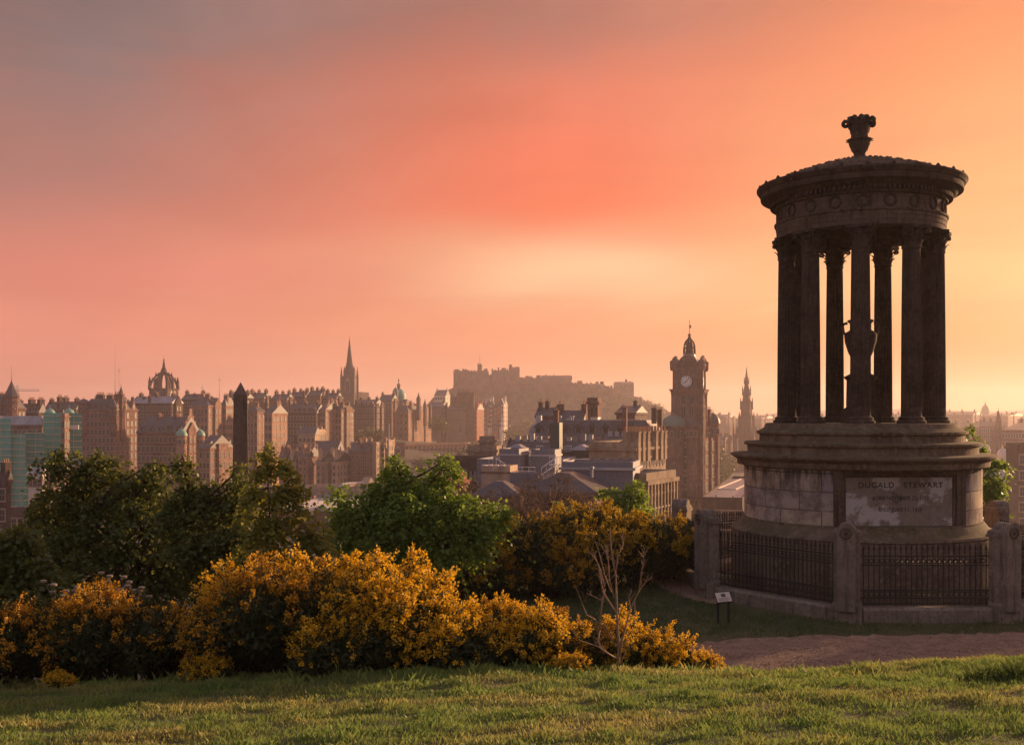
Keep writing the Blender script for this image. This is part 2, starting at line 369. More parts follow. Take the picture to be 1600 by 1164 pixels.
M['net2'] = plain_mat('dark_scaffold_net', (0.07, 0.29, 0.25), 0.85)
M['pole'] = plain_mat('scaffold_pole', (0.6, 0.52, 0.38), 0.6)
M['glass'] = plain_mat('window_glass', (0.015, 0.014, 0.016), 0.3)
M['sash'] = plain_mat('window_sash', (0.2, 0.17, 0.15), 0.6)
M['trim'] = plain_mat('window_trim', (0.3, 0.23, 0.18), 0.85)
M['pot'] = plain_mat('chimney_pot', (0.42, 0.23, 0.13), 0.9)
M['steel'] = plain_mat('painted_steel', (0.3, 0.31, 0.33), 0.5)
M['bluesteel'] = plain_mat('pale_blue_ironwork', (0.34, 0.38, 0.42), 0.6)
M['rock'] = stone_mat('castle_rock', (0.08, 0.066, 0.05), (0.17, 0.13, 0.1), (0.06, 0.07, 0.03), 0.05, 0.95, 0.8, 3.0, 0.0)
M['scrub'] = stone_mat('city_ground', (0.1, 0.085, 0.06), (0.15, 0.12, 0.09), (0.07, 0.08, 0.035), 0.02, 0.95, 0.3, 0.3, 0.0)
M['hill'] = plain_mat('distant_hill', (0.07, 0.075, 0.05), 0.95)
M['gold'] = plain_mat('gilding', (0.8, 0.5, 0.15), 0.35, 0.6)
M['dial'] = plain_mat('clock_dial', (0.85, 0.8, 0.74), 0.6)
# ================================================================== TERRAIN
def sstep(a, b, x):
    t = np.clip((x - a) / (b - a), 0, 1); return t * t * (3 - 2 * t)
def lumps(x, y, s, seed):
    r = np.random.default_rng(seed); o = 0
    for k in range(7):
        a = r.uniform(0, 2*PI); f = r.uniform(0.6, 1.6) / s
        o = o + np.sin((x*np.cos(a) + y*np.sin(a)) * f * 2*PI + r.uniform(0, 6))
    return o / 4.0
CXM, CYM, ZG = xat(1343, 30.8), 30.8, -5.0           # monument centre, terrace level
def hgt(x, y):
    x = np.asarray(x, float); y = np.asarray(y, float)
    L = -1.55 - 0.12*y + 0.038*np.clip(x, -12, 12) - 0.05*np.clip(y-12.6, 0, None)**2 + 0.025*lumps(x, y, 2.6, 3) + 0.02*lumps(x, y, 0.9, 4)
    L = L - 0.016*np.clip(x, 0, 12)*sstep(9, 13, y)
    L = L - 0.15*np.exp(-((x-3.0)/2.4)**2)*sstep(10, 13, y)
    L = L + 0.06*np.exp(-((x-0.2)/2.6)**2 - ((y-12.6)/1.0)**2)
    T = np.full(np.broadcast(x, y).shape, ZG) + 0.02*lumps(x, y, 1.4, 5)
    T = T - 0.30*np.clip(-2.5 - x, 0, None) * sstep(15, 24, y)
    edge = 34.5 + 2.5*sstep(6, 12, x) + 0.1*np.clip(x-12, 0, None)
    edge = np.where(x < 3, 30.5 + 0.75*np.clip(x, -8, 3), edge)
    T = T - 0.48*np.clip(y - edge, 0, None)
    bank = 2.9*sstep(17, 25, x) * sstep(17, 22, y) * (1 - sstep(38, 46, y))  # rise out of view at the right, added and shaped to shade the path
    T = T + bank + 0.05*np.clip(x-25, 0, 30)
    k = 4.0                                            # smooth maximum
    h = np.maximum(L, T) + np.log1p(np.exp(-k*np.abs(L-T)))/k * 0.5
    return np.maximum(h, -34.0)
def H(x, y): return float(hgt(x, y))
def grid_mesh(name, xs, ys, hf, mats):
    X, Y = np.meshgrid(xs, ys); Z = hf(X, Y); nx, ny = len(xs), len(ys)
    V = np.stack([X, Y, Z], -1).reshape(-1, 3)
    i = np.arange((ny-1)*(nx-1)); r, c = i // (nx-1), i % (nx-1); a = r*nx + c
    me = bpy.data.meshes.new(name); me.from_pydata(V.tolist(), [], np.stack([a, a+1, a+nx+1, a+nx], 1).tolist())
    for m in mats: me.materials.append(m)
    me.polygons.foreach_set('use_smooth', [True]*len(i)); me.update(); return me
xs = np.concatenate([np.linspace(-70, -14, 30, endpoint=False), np.linspace(-14, 22, 150, endpoint=False), np.linspace(22, 80, 30)])
ys = np.concatenate([np.linspace(-14, 6, 30, endpoint=False), np.linspace(6, 40, 150, endpoint=False), np.linspace(40, 110, 45)])
tag(link('hill_ground', grid_mesh('hill_ground', xs, ys, hgt, [M['turf']])), kind='structure')

def city_h(x, y):
    b = -34 + 0*x
    ridge = 24*sstep(430, 720, y) * (1 - sstep(-120, 40, x)) * (1 - sstep(900, 1300, y))
    return b + ridge + 0.4*lumps(x, y, 90, 8)
gx = np.linspace(-2600, 2600, 130); gy = np.concatenate([np.linspace(70, 1000, 80), np.linspace(1050, 3000, 40)])
tag(link('ground', grid_mesh('ground', gx, gy, lambda x, y: np.where(y < 100, -36.5, city_h(x, y)), [M['scrub']])), kind='structure')

# gravel path: a sheet just over the turf, ragged edges
def sheet(name, cl, half, mat, wob=0.18, seed=1, n=90):
    cl = [Vector((a, b, 0)) for a, b in cl]; r = np.random.default_rng(seed); mb = MB(); rows = []
    seg = len(cl) - 1
    for i in range(n+1):
        t = i/n*seg; k = min(int(t), seg-1); f = t-k; p = cl[k].lerp(cl[k+1], f); hw = half[k]*(1-f)+half[k+1]*f
        d = (cl[k+1]-cl[k]).normalized(); q = Vector((-d.y, d.x, 0)); row = []
        for j in range(9):
            w = (j/8*2-1)*(hw + (r.uniform(-wob, wob) if j in (0, 8) else 0)); e = p + q*w
            row.append(Vector((e.x, e.y, H(e.x, e.y) + 0.03)))
        rows.append(row)
    vs = [p for row in rows for p in row]
    mb.add(vs, [(i*9+j, (i+1)*9+j, (i+1)*9+j+1, i*9+j+1) for i in range(n) for j in range(8)], 0, True)
    return tag(mb.build(name, mat), kind='structure')
sheet('path', [(30, 22.6), (20, 23.0), (14, 22.7), (10, 22.1), (6.5, 21.9), (3.8, 21.6), (1.0, 20.0)], [2.0, 2.0, 1.9, 2.1, 2.1, 1.6, 0.7], M['gravel'], 0.16, 2)
sheet('footpath', [(4.4, 34.6), (4.75, 32.0), (5.1, 29.6), (5.4, 28.2)], [0.55, 0.6, 0.55, 0.2], M['gravel'], 0.14, 4, 40)

def blades(name, n, area, hmin, hmax, mat, cond=None, seed=5, wid=0.006, keep=None):
    r = np.random.default_rng(seed); x = r.uniform(area[0], area[1], n); y = r.uniform(area[2], area[3], n)
    if cond is not None: k = cond(x, y, r); x, y = x[k], y[k]
    n = len(x); z = hgt(x, y)
    pat = np.clip(0.75 + 0.5*lumps(x, y*1.6, 1.1, seed+20) + 0.4*lumps(x, y*2, 0.45, seed+21), 0.25, 2.1)
    h = r.uniform(hmin, hmax, n)*pat; a = r.uniform(0, 2*PI, n); lean = r.uniform(0.1, 0.9, n)*h; w = r.uniform(0.6, 1.3, n)*wid
    b = r.uniform(0, 2*PI, n); ux, uy = np.cos(a)*w, np.sin(a)*w; lx, ly = np.cos(b)*lean, np.sin(b)*lean
    P = lambda px, py, pz: np.stack([px, py, pz], -1)
    v0 = P(x-ux, y-uy, z-0.01); v1 = P(x+ux, y+uy, z-0.01); v2 = P(x+ux*.7+lx*.35, y+uy*.7+ly*.35, z+h*.6); v3 = P(x+lx, y+ly, z+h)
    return tag(link(name, quads_mesh(name, np.stack([v0, v1, v2, v3], 1), [mat])), kind='stuff')
blades('lawn_grass', 560000, (-13, 14, 5.6, 16.2), 0.025, 0.075, M['blade'], lambda x, y, r: np.abs(x) < y*0.6+4.0, 5, 0.0042)
blades('rough_grass', 26000, (-9, 9, 11.3, 15.2), 0.06, 0.13, M['blade'],
       lambda x, y, r: (np.abs(y - (12.75 + 0.5*np.sin(x*0.8) + 0.02*x)) < 0.45 + 0.4*r.random(len(x))) & (x < 4.6) & (r.random(len(x)) < 0.8), 9, 0.005)
blades('grass_tussock', 5200, (4.3, 6.8, 10.3, 11.5), 0.09, 0.2, M['dark_blade'], lambda x, y, r: (((x-5.6)/1.15)**2 + ((y-10.9)/.42)**2 < r.random(len(x))*1.1) , 31, 0.006)
rp = np.random.default_rng(77); n_ = 5200; gx_ = rp.uniform(2.6, 19, n_); gy_ = np.interp(gx_, [2.6, 6.5, 10, 14, 20], [21.6, 21.9, 22.1, 22.7, 23.0]) + rp.normal(0, 1.15, n_); gz_ = hgt(gx_, gy_)
sz_ = rp.uniform(.008, .026, n_)*np.where(rp.random(n_) < .04, 2.2, 1); cc_ = np.stack([gx_, gy_, gz_+.035], -1); off = []
for q_ in range(4):
    a_ = q_*PI/2; e0 = np.stack([np.cos(a_)*sz_, np.sin(a_)*sz_*.8, -.3*sz_], -1); e1 = np.stack([np.cos(a_+PI/2)*sz_, np.sin(a_+PI/2)*sz_*.8, -.3*sz_], -1); tp_ = np.stack([.1*sz_, .1*sz_, .75*sz_], -1)
    off.append(np.stack([cc_+e0, cc_+e1, cc_+tp_], 1))
tag(link('path_gravel', quads_mesh('path_gravel', np.concatenate(off), [M['gravel']], None, 3)), kind='stuff')
def path_d(x, y): return np.where(x > 3.5, np.abs(y - np.interp(x, [3.8, 6.5, 10, 14, 20, 30], [22.0, 22.2, 22.4, 23.0, 23.4, 23.0])), 9)
blades('terrace_grass', 120000, (-4, 22, 20, 36), 0.05, 0.13, M['dark_blade'],
       lambda x, y, r: (path_d(x, y) > 1.72 + 0.3*r.random(len(x))) & (np.hypot(x-CXM, y-CYM) > 5.35) & (np.abs(x-(4.4+(34.6-y)*.16)) + 9*((y < 28.3)) > 0.6 - 0.2*r.random(len(x))), 11, 0.006)

# ================================================================== ROUND TEMPLE MONUMENT
TH = math.atan2(CXM, CYM)                              # azimuth of the monument
mon = empty('rotunda_monument', (CXM, CYM, ZG), 'round stone temple monument with fluted columns, domed lid and finial behind the iron railings', 'monument', None, -TH)
# lathe angle 0 faces local -y = towards the viewpoint once rotated by -TH
def mz(*p): return [(r, z - ZG) for r, z in p]
mb = MB()
mb.lathe(mz((3.62, -5.2), (3.62, -3.3), (3.66, -3.26), (3.64, -3.2), (3.5, -3.15), (3.42, -3.08), (3.36, -3.0), (3.31, -2.95), (3.31, -2.9), (2.0, -2.89)), 96)
mb.build('base_moulding', M['mono_moss'], mon)
PA, PH = R(21.0), R(32.2)                               # inscribed panel: direction and half angle of the gap it fills
mb = MB(); RD = 3.27
mb.lathe(mz((RD, -2.93), (RD, -1.35)), 80, a0=PA+PH, a1=PA-PH+2*PI)
mb.build('drum', M['drum'], mon)
# flat panel in a moulded frame
Mp = Matrix.Rotation(PA, 4, 'Z'); hw = RD*math.sin(PH); dp = RD*math.cos(PH)
zt, zb = -1.35-ZG, -2.9-ZG
mb = MB(); mb.box((-hw+.02, -dp+0.05, zb-.05), (hw-.02, -dp+0.4, zt), 0, Mp)
fr = mb.build('panel_frame', M['mono_dark'], mon)
mb = MB()
for x0, x1, z0, z1, d in ((-hw-.02, -hw+.22, zb, zt-.005, .10), (hw-.22, hw+.02, zb, zt-.005, .10), (-hw+.22, hw-.22, zt-.2, zt-.003, .12),
                          (-hw+.22, -hw+.30, zb, zt-.2, .02), (hw-.30, hw-.22, zb, zt-.2, .02), (-hw+.30, hw-.30, zt-.27, zt-.2, .02)):
    mb.box((x0, -dp-d, z0), (x1, -dp+.06, z1), 0, Mp)
mb.build('frame_moulding', M['mono'], fr)
mb = MB(); mb.box((-hw+.31, -dp-.012, zb+.005), (hw-.31, -dp+.052, zt-.275), 0, Mp)
pan = mb.build('inscribed_panel', M['panel'], mon)
def text_mesh(name, body, size, mat, extrude=0.003, spacing=1.0):
    c = bpy.data.curves.new(name, 'FONT'); c.body = body; c.size = size; c.align_x = 'CENTER'; c.align_y = 'CENTER'; c.extrude = extrude; c.space_character = spacing
    c.offset = size * 0.012
    o = bpy.data.objects.new(name, c); COL.objects.link(o)
    dg = bpy.context.evaluated_depsgraph_get(); me = bpy.data.meshes.new_from_object(o.evaluated_get(dg))
    bpy.data.objects.remove(o); me.materials.clear(); me.materials.append(mat); return me
for body, size, z, wd in (('DUGALD   STEWART', 0.205, -1.83, 2.28), ('BORN NOVEMBER 22, 1753', 0.15, -2.17, 1.5), ('DIED JUNE 11, 1828', 0.15, -2.47, 1.16)):
    me = text_mesh('lettering', body, size, M['letter'], 0.003, 1.15); ex = max(v.co.x for v in me.vertices)-min(v.co.x for v in me.vertices)
    t = link('lettering', me, pan)
    t.matrix_local = Matrix.Rotation(PA, 4, 'Z') @ Matrix.Translation((0.04, -dp-.0135, z - ZG)) @ Matrix.Rotation(R(90), 4, 'X') @ Matrix.Diagonal((wd/ex, 1, 1, 1))
# stepped stylobate
STEP = [(2.0, -1.36), (3.3, -1.44), (3.31, -1.4), (3.47, -1.39), (3.48, -1.26), (3.52, -1.22), (3.6, -1.18), (3.62, -1.15), (3.66, -1.145), (3.67, -1.085), (3.6, -1.07), (3.18, -1.05)]
mb = MB(); mb.lathe(mz(*STEP), 110); mb.build('drum_cornice', M['mono_moss'], mon)
mb = MB(); mb.lathe(mz((3.2, -1.1), (3.18, -1.06), (3.18, -0.86), (3.26, -0.82), (3.28, -0.76), (3.22, -0.73), (2.8, -0.72)), 110); mb.build('step', M['mono_moss'], mon)
mb = MB(); mb.lathe(mz((2.84, -0.76), (2.83, -0.72), (2.83, -0.54), (2.91, -0.5), (2.92, -0.44), (2.86, -0.42), (2.78, -0.38), (2.7, -0.33), (2.66, -0.22), (2.62, -0.2), (0.0, -0.2)), 110); mb.build('step', M['mono_moss'], mon)
# columns
RC = 2.06; ZC0, ZC1 = -0.2 - ZG, 5.17 - ZG
def column_shaft():
    mb = MB(); nf = 20; per = 6; n = nf*per; z0, z1 = 0.19, ZC1 - ZC0 - 0.62
    rows = []
    for k in range(9):
        t = k/8; r = 0.275 - 0.035*t**1.6
        row = []
        for i in range(n):
            ph = (i % per)/per; dep = 0.0 if ph == 0 else math.sin(PI*ph)**0.7
            fl = 0.13*dep*min(1, min(t, 1-t)*22)
            a = 2*PI*i/n; rr = r*(1-fl); row.append((rr*math.sin(a), -rr*math.cos(a), z0+(z1-z0)*t))
        rows.append(row)
    mb.add([p for r_ in rows for p in r_], [(k*n+i, k*n+(i+1) % n, (k+1)*n+(i+1) % n, (k+1)*n+i) for k in range(8) for i in range(n)])
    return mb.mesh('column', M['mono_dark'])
def column_base():
    mb = MB(); mb.lathe([(0.38, 0), (0.39, 0.03), (0.385, 0.07), (0.35, 0.085), (0.335, 0.11), (0.345, 0.13), (0.34, 0.16), (0.30, 0.175), (0.275, 0.2)], 36); return mb.mesh('column_base', M['mono_dark'])
def leaf_strip(mb, ang, r0, z0, r1, z1, w, curl):
    d = Vector((math.sin(ang), -math.cos(ang), 0)); s = Vector((math.cos(ang), math.sin(ang), 0)); pts = []
    for t, rr, ww in ((0, r0, .8), (.45, r0+(r1-r0)*.15, 1.0), (.8, r0+(r1-r0)*.5, .95), (1.0, r1, .6), (.93, r1+curl, .25)):
        pts.append((d*rr + Vector((0, 0, z0+(z1-z0)*t)), ww*w))
    vs = []
    for c, ww in pts: vs += [c - s*ww*.5, c + d*.018, c + s*ww*.5, c - d*.02]
    fs = []
    for k in range(4):
        for i in range(4): fs.append((k*4+i, k*4+(i+1) % 4, (k+1)*4+(i+1) % 4, (k+1)*4+i))
    fs.append((16, 17, 18, 19)); mb.add(vs, fs)
def column_capital():
    mb = MB(); h = 0.62
    mb.lathe([(0.24, 0), (0.265, 0.015), (0.265, 0.04), (0.235, 0.05), (0.225, 0.25), (0.25, 0.4), (0.3, 0.5), (0.33, 0.52)], 30)
    for k in range(8): leaf_strip(mb, 2*PI*k/8, 0.235, 0.05, 0.335, 0.24, 0.17, 0.03)
    for k in range(8): leaf_strip(mb, 2*PI*(k+.5)/8, 0.235, 0.14, 0.37, 0.39, 0.17, 0.03)
    for k in range(4):
        a = 2*PI*(k+.5)/4; d = Vector((math.sin(a), -math.cos(a), 0))
        leaf_strip(mb, a, 0.25, 0.3, 0.45, 0.52, 0.12, 0.0)
        for s in (-.035, .035):
            mb.torus(d*0.43 + Vector((math.cos(a)*s, math.sin(a)*s, 0.455)), 0.05, 0.024, Vector((math.cos(a), math.sin(a), 0)), 10, 5)
        a2 = 2*PI*k/4; d2 = Vector((math.sin(a2), -math.cos(a2), 0)); mb.torus(d2*0.34+Vector((0, 0, .54)), .035, .025, d2, 8, 5)
    ab = []
    for k in range(4):
        a = 2*PI*(k+.5)/4; c = Vector((math.sin(a), -math.cos(a))); q = Vector((math.cos(a), math.sin(a)))
        ab += [(c*0.5 - q*.05), (c*0.5 + q*.05)]
        a2 = 2*PI*(k+1)/4; ab.append(Vector((math.sin(a2), -math.cos(a2)))*0.32)
    mb.prism([(p.x, p.y) for p in ab], 0.53, h-.002)
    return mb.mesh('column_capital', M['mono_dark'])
me_s, me_b, me_c = column_shaft(), column_base(), column_capital()
for k in range(9):
    a = R(0.7) + 2*PI*k/9
    c = link('column', me_s, mon, (RC*math.sin(a), -RC*math.cos(a), ZC0)); c.rotation_euler.z = a
    link('column_base', me_b, c); link('capital', me_c, c, (0, 0, ZC1-ZC0-0.62))
# entablature
mb = MB(); mb.lathe(mz((1.72, 5.17), (2.33, 5.17), (2.33, 5.3), (2.345, 5.305), (2.345, 5.43), (2.36, 5.435), (2.36, 5.53), (2.40, 5.55), (2.41, 5.6), (2.3, 5.61)), 110)
mb.lathe(mz((1.72, 6.2), (1.72, 5.17)), 110); mb.build('architrave', M['mono'], mon)
mb = MB(); mb.lathe(mz((2.31, 5.6), (2.30, 6.0), (2.36, 6.03)), 110); frz = mb.build('frieze', M['mono'], mon)
wm = MB(); wm.torus((0, 0, 0), 0.15, 0.038, (0, 1, 0), 26, 7)
for k in range(26):
    q = 2*PI*k/26; wm.torus((0.15*math.cos(q), -0.02, 0.15*math.sin(q)), 0.022, 0.014, (0.3, 1, 0.2), 6, 4)
wm.box((-.05, -.035, -.2), (.05, .0, -.165)); wme = wm.mesh('laurel_wreath', M['mono_dark'])
for k in range(20):
    a = R(2 + 18*k); w_ = link('laurel_wreath', wme, frz, (2.31*math.sin(a), -2.31*math.cos(a), 5.81-ZG)); w_.rotation_euler.z = a
mb = MB(); mb.lathe(mz((2.3, 6.0), (2.38, 6.02), (2.4, 6.06), (2.4, 6.2), (2.56, 6.22), (2.62, 6.26), (2.66, 6.3), (2.79, 6.33), (2.8, 6.36), (2.8, 6.48), (2.84, 6.5), (2.87, 6.55), (2.91, 6.6), (2.91, 6.645), (2.7, 6.67)), 110)
for k in range(120):
    a = 2*PI*k/120; Md = Matrix.Rotation(a, 4, 'Z'); mb.box((-.037, -2.52, 6.09-ZG), (.037, -2.39, 6.205-ZG), 0, Md)
cor = mb.build('cornice', M['mono_dark'], mon)
mb = MB(); mb.frustum((0, -2.86, 6.62-ZG), .085, .035, .05, .02, .07); mb.frustum((0, -2.86, 6.69-ZG), .05, .02, .012, .012, .04); afm = mb.mesh('antefix', M['mono_dark'])
for k in range(27): link('antefix', afm, cor).rotation_euler.z = 2*PI*(k+.3)/27
mb = MB(); prof = []
for i in range(15):
    t = i/14; r = 2.78*(1-t) + 0.2*t; z = 6.64 + 0.78*(1-(1-t)**1.35)
    prof += [(r, z), (r-.005, z+.03)]
mb.lathe(mz(*prof), 90)
for k in range(60):
    for i in range(11):
        t = (i+.5)/12; r = 2.78*(1-t)+.2*t; a = 2*PI*(k+(i % 2)*.5)/60
        if (k*7+i*3) % 3: continue
        Md = Matrix.Rotation(a, 4, 'Z'); z = 6.64 + 0.78*(1-(1-t)**1.35); mb.box((-.05*r/2, -r-.03, z-ZG), (.05*r/2, -r+.05, z+.055-ZG), 0, Md)
mb.build('roof', M['mono_moss'], mon)
mb = MB()
mb.lathe(mz((0.55, 7.3), (0.42, 7.42), (0.3, 7.45), (0.2, 7.5), (0.165, 7.56), (0.165, 7.62), (0.2, 7.66), (0.2, 7.7), (0.25, 7.76), (0.3, 7.88), (0.28, 7.96), (0.34, 7.99), (0.34, 8.02), (0.24, 8.05), (0.235, 8.3), (0.26, 8.42), (0.3, 8.5), (0.26, 8.62), (0.0, 8.63)), 40)
for k in range(10): leaf_strip(mb, 2*PI*k/10, 0.22, 7.7-ZG, 0.37, 8.0-ZG, 0.18, 0.02)
fin = mb.build('finial', M['mono_dark'], mon)
mb = MB()
for k in range(7):
    a = 2*PI*k/7+.2; d = Vector((math.sin(a), -math.cos(a), 0))
    leaf_strip(mb, a, 0.24, 8.2-ZG, 0.42, 8.62-ZG, 0.3, 0.03); mb.torus(d*.38+Vector((0, 0, 8.5-ZG)), .075, .055, Vector((math.cos(a), math.sin(a), 0)), 12, 6)
    mb.torus(d*.2+Vector((0, 0, 8.6-ZG)), .07, .05, Vector((math.cos(a), math.sin(a), 0)), 10, 6)
mb.build('acanthus_crown', M['mono_dark'], fin)
# urn on its pedestal, inside the colonnade
mb = MB()
mb.frustum((0, 0, -.2-ZG), .55, .55, .55, .55, .32, 0); mb.frustum((0, 0, .12-ZG), .55, .55, .42, .42, .12, 0); mb.frustum((0, 0, .24-ZG), .40, .40, .385, .385, .82, 0)
mb.frustum((0, 0, 1.06-ZG), .42, .42, .46, .46, .06, 0); mb.frustum((0, 0, 1.12-ZG), .46, .46, .30, .30, .09, 0)
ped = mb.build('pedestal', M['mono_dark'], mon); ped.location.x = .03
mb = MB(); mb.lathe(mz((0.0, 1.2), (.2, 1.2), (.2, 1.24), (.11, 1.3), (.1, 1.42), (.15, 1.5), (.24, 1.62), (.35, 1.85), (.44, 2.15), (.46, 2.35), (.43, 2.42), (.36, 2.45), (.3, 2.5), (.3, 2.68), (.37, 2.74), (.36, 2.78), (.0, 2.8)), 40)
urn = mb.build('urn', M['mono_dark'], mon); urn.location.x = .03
for s in (-1, 1):
    mb = MB(); mb.tube([(s*.4, 0, 2.36-ZG), (s*.47, 0, 2.42-ZG), (s*.49, 0, 2.58-ZG), (s*.45, 0, 2.68-ZG), (s*.36, 0, 2.7-ZG)], [.04, .04, .038, .04, .045], 8); mb.build('handle', M['mono_dark'], urn)

# ================================================================== ENCLOSURE
PANG = [20, -22, -72, -114, -159, 155, 110, 65]          # directions of the eight pillars from the monument (0 = towards -y)
PRAD = [5.25, 5.35, 4.95, 5.25, 5.2, 5.2, 4.9, 5.1]
PCX = xat(1347, 30.8)
PP = [(PCX + r*math.sin(R(a)), CYM - r*math.cos(R(a))) for a, r in zip(PANG, PRAD)]
n8 = len(PP)
mb = MB()
for i in range(n8):
    p, q = Vector(PP[i]), Vector(PP[(i+1) % n8]); d = (q-p); L = d.length; d.normalize(); an = math.atan2(d.y, d.x)
    Mk = Matrix.Translation((p.x, p.y, 0)) @ Matrix.Rotation(an, 4, 'Z')
    mb.box((.34, -.2, ZG-.4), (L-.34, .2, ZG+.30), 0, Mk); mb.frustum((L/2, 0, ZG+.3), L/2-.341, .2, L/2-.341, .14, .06, 0, Mk)
tag(mb.build('stone_plinth', M['pillar']), 'low eight-sided stone plinth carrying the black railings round the monument', 'plinth')
PDESC = ['stone railing pillar with round wreathed head in front of the inscription, right of the panel', 'stone railing pillar with round wreathed head at the near corner, below the left end of the inscription',
         'stone railing pillar standing behind the small information sign', 'leftmost stone railing pillar, beside the worn track and the gorse hedge',
         'stone railing pillar hidden at the far left back of the enclosure', 'stone railing pillar at the far back of the enclosure behind the drum',
         'stone railing pillar seen past the right side of the drum under the leafy sapling', 'stone railing pillar just beyond the right edge of the view']
HP = 2.42
def pillar_parts(name):
    mb = MB(); mb.box((-.36, -.26, -.4), (.36, .2, .42)); mb.frustum((0, -.03, .42), .36, .23, .3, .17, .07)
    mb.box((-.3, -.17, .45), (.3, .13, HP-.36))
    return mb.mesh(name, M['pillar'])
pm = pillar_parts('pillar_shaft')
mb = MB(); mb.box((-.36, -.2, HP-.36), (.36, .17, HP-.29)); mb.box((-.33, -.185, HP-.29), (.33, .15, HP-.22)); mb.frustum((0, -.02, HP-.22), .33, .165, .27, .12, .05); pcap = mb.mesh('shoulder_cap', M['pillar'])
mb = MB(); arc = [(-.215, .3), (.215, .3)] + [(.225*math.cos(t), HP-.225+.225*math.sin(t)) for t in [i*PI/14 for i in range(15)]]
vs = [(x, -.36, z) for x, z in arc] + [(x, .11, z) for x, z in arc]; n = len(arc)
mb.add(vs, [tuple(range(n)), tuple(reversed(range(n, 2*n)))] + [(i, n+i, n+(i+1) % n, (i+1) % n) for i in range(n)]); pslab = mb.mesh('round_headed_slab', M['pillar'])
mb = MB(); mb.torus((0, -.365, HP-.24), .12, .028, (0, 1, 0), 22, 6); mb.lathe([(0, .05), (.05, .03), (.06, 0)], 12, M=Matrix.Translation((0, -.35, HP-.24)) @ Matrix.Rotation(R(90), 4, 'X'))
pros = mb.mesh('wreath', M['mono'])
for i in range(n8):
    a = R(PANG[i])
    o = empty('stone_pillar', (PP[i][0], PP[i][1], ZG), PDESC[i], 'pillar', 'stone pillars round the monument', a)
    s_ = link('shaft', pm, o); link('shoulder_cap', pcap, o); f_ = link('round_headed_slab', pslab, o); link('wreath', pros, f_)
# railings
mb = MB(); s = .011; z0, z1 = .40, 1.72
mb.box((-s, -s, z0), (s, s, z1)); mb.frustum((0, 0, z1), .012, .012, .032, .012, .05); mb.frustum((0, 0, z1+.05), .032, .012, .02, .012, .05); mb.frustum((0, 0, z1+.10), .02, .012, .002, .002, .08)
mb.frustum((0, 0, z1-.05), .026, .026, .026, .026, .02); pk = mb.mesh('picket', M['iron'])
RDESC = ['black spear-topped railing below the inscription, between the two wreathed pillars', 'black spear-topped railing behind the information sign, left of the near corner pillar',
         'narrow black railing seen edge-on at the left end of the enclosure', 'black railing along the far left back of the enclosure', 'black railing across the back of the enclosure, left of the drum',
         'black railing across the back of the enclosure, hidden by the drum', 'black railing right of the drum behind the right-hand pillar', 'black railing running off the right edge, catching orange light']
for i in range(n8):
    j = (i-1) % n8 if False else (i+1) % n8
    p, q = Vector(PP[i]), Vector(PP[j]); d = q-p; L = d.length; d.normalize(); an = math.atan2(d.y, d.x)
    k = {0: 0, 1: 1, 2: 2, 3: 3, 4: 4, 5: 5, 6: 6, 7: 7}[i]
    o = empty('iron_railing', (p.x, p.y, ZG), RDESC[k], 'railing', 'spear-topped railings round the monument', an)
    for z, h in ((.42, .035), (.56, .03), (.74, .035), (1.36, .03), (1.58, .035)):
        mb = MB(); mb.box((.34, -.022, z), (L-.34, .022, z+h)); mb.build('rail', M['iron'], o)
    npk = int((L-.8)/.125)
    for t in range(npk+1):
        link('picket', pk, o, (.4 + (L-.8)*t/npk, 0, 0))
    mb = MB()
    for t in range(npk):
        xc = .4 + (L-.8)*(t+.5)/npk; mb.torus((xc, 0, .665), .055, .012, (0, 1, 0), 10, 4); mb.torus((xc, 0, 1.475), .05, .012, (0, 1, 0), 10, 4)
        mb.box((xc-.006, -.006, .445), (xc+.006, .006, .57))
    mb.build('scrollwork', M['iron'], o)

# ================================================================== INFORMATION SIGN
Ys = 25.6; xs_ = xat(1130, Ys)
SGS = .8
sg = empty('information_sign', (xs_, Ys, H(xs_, Ys)), 'small cream information board on two dark legs on the grass before the monument', 'sign', None, R(8))
hs = -4.36 - H(xs_, Ys)
for s in (-.13, .13):
    mb = MB(); mb.box((s-.025, -.03, -.2), (s+.025, .03, hs-.05)); mb.build('leg', M['iron'], sg)
Mt = Matrix.Translation((0, -.02, hs)) @ Matrix.Rotation(R(38), 4, 'X') @ Matrix.Rotation(R(-6), 4, 'Y')
mb = MB(); mb.box((-.19, -.16, -.03), (.19, .16, -.004), 0, Mt); mb.build('frame', M['iron'], sg)
mb = MB(); mb.box((-.175, -.147, -.006), (.175, .147, .006), 0, Mt)
bd = mb.build('board', plain_mat('cream_board', (0.6, 0.5, 0.4), 0.5), sg)
mb = MB(); mb.box((-.05, .0, .004), (.06, .1, .009), 0, Mt); mb.build('picture', plain_mat('board_picture', (0.05, 0.05, 0.05), 0.5), bd)
mb = MB()
for k in range(4): mb.box((-.14, -.04-.026*k, .004), (.14 - .04*(k % 2), -.029-.026*k, .008), 0, Mt)
mb.build('text_lines', plain_mat('board_print', (0.2, 0.16, 0.13), 0.6), bd)
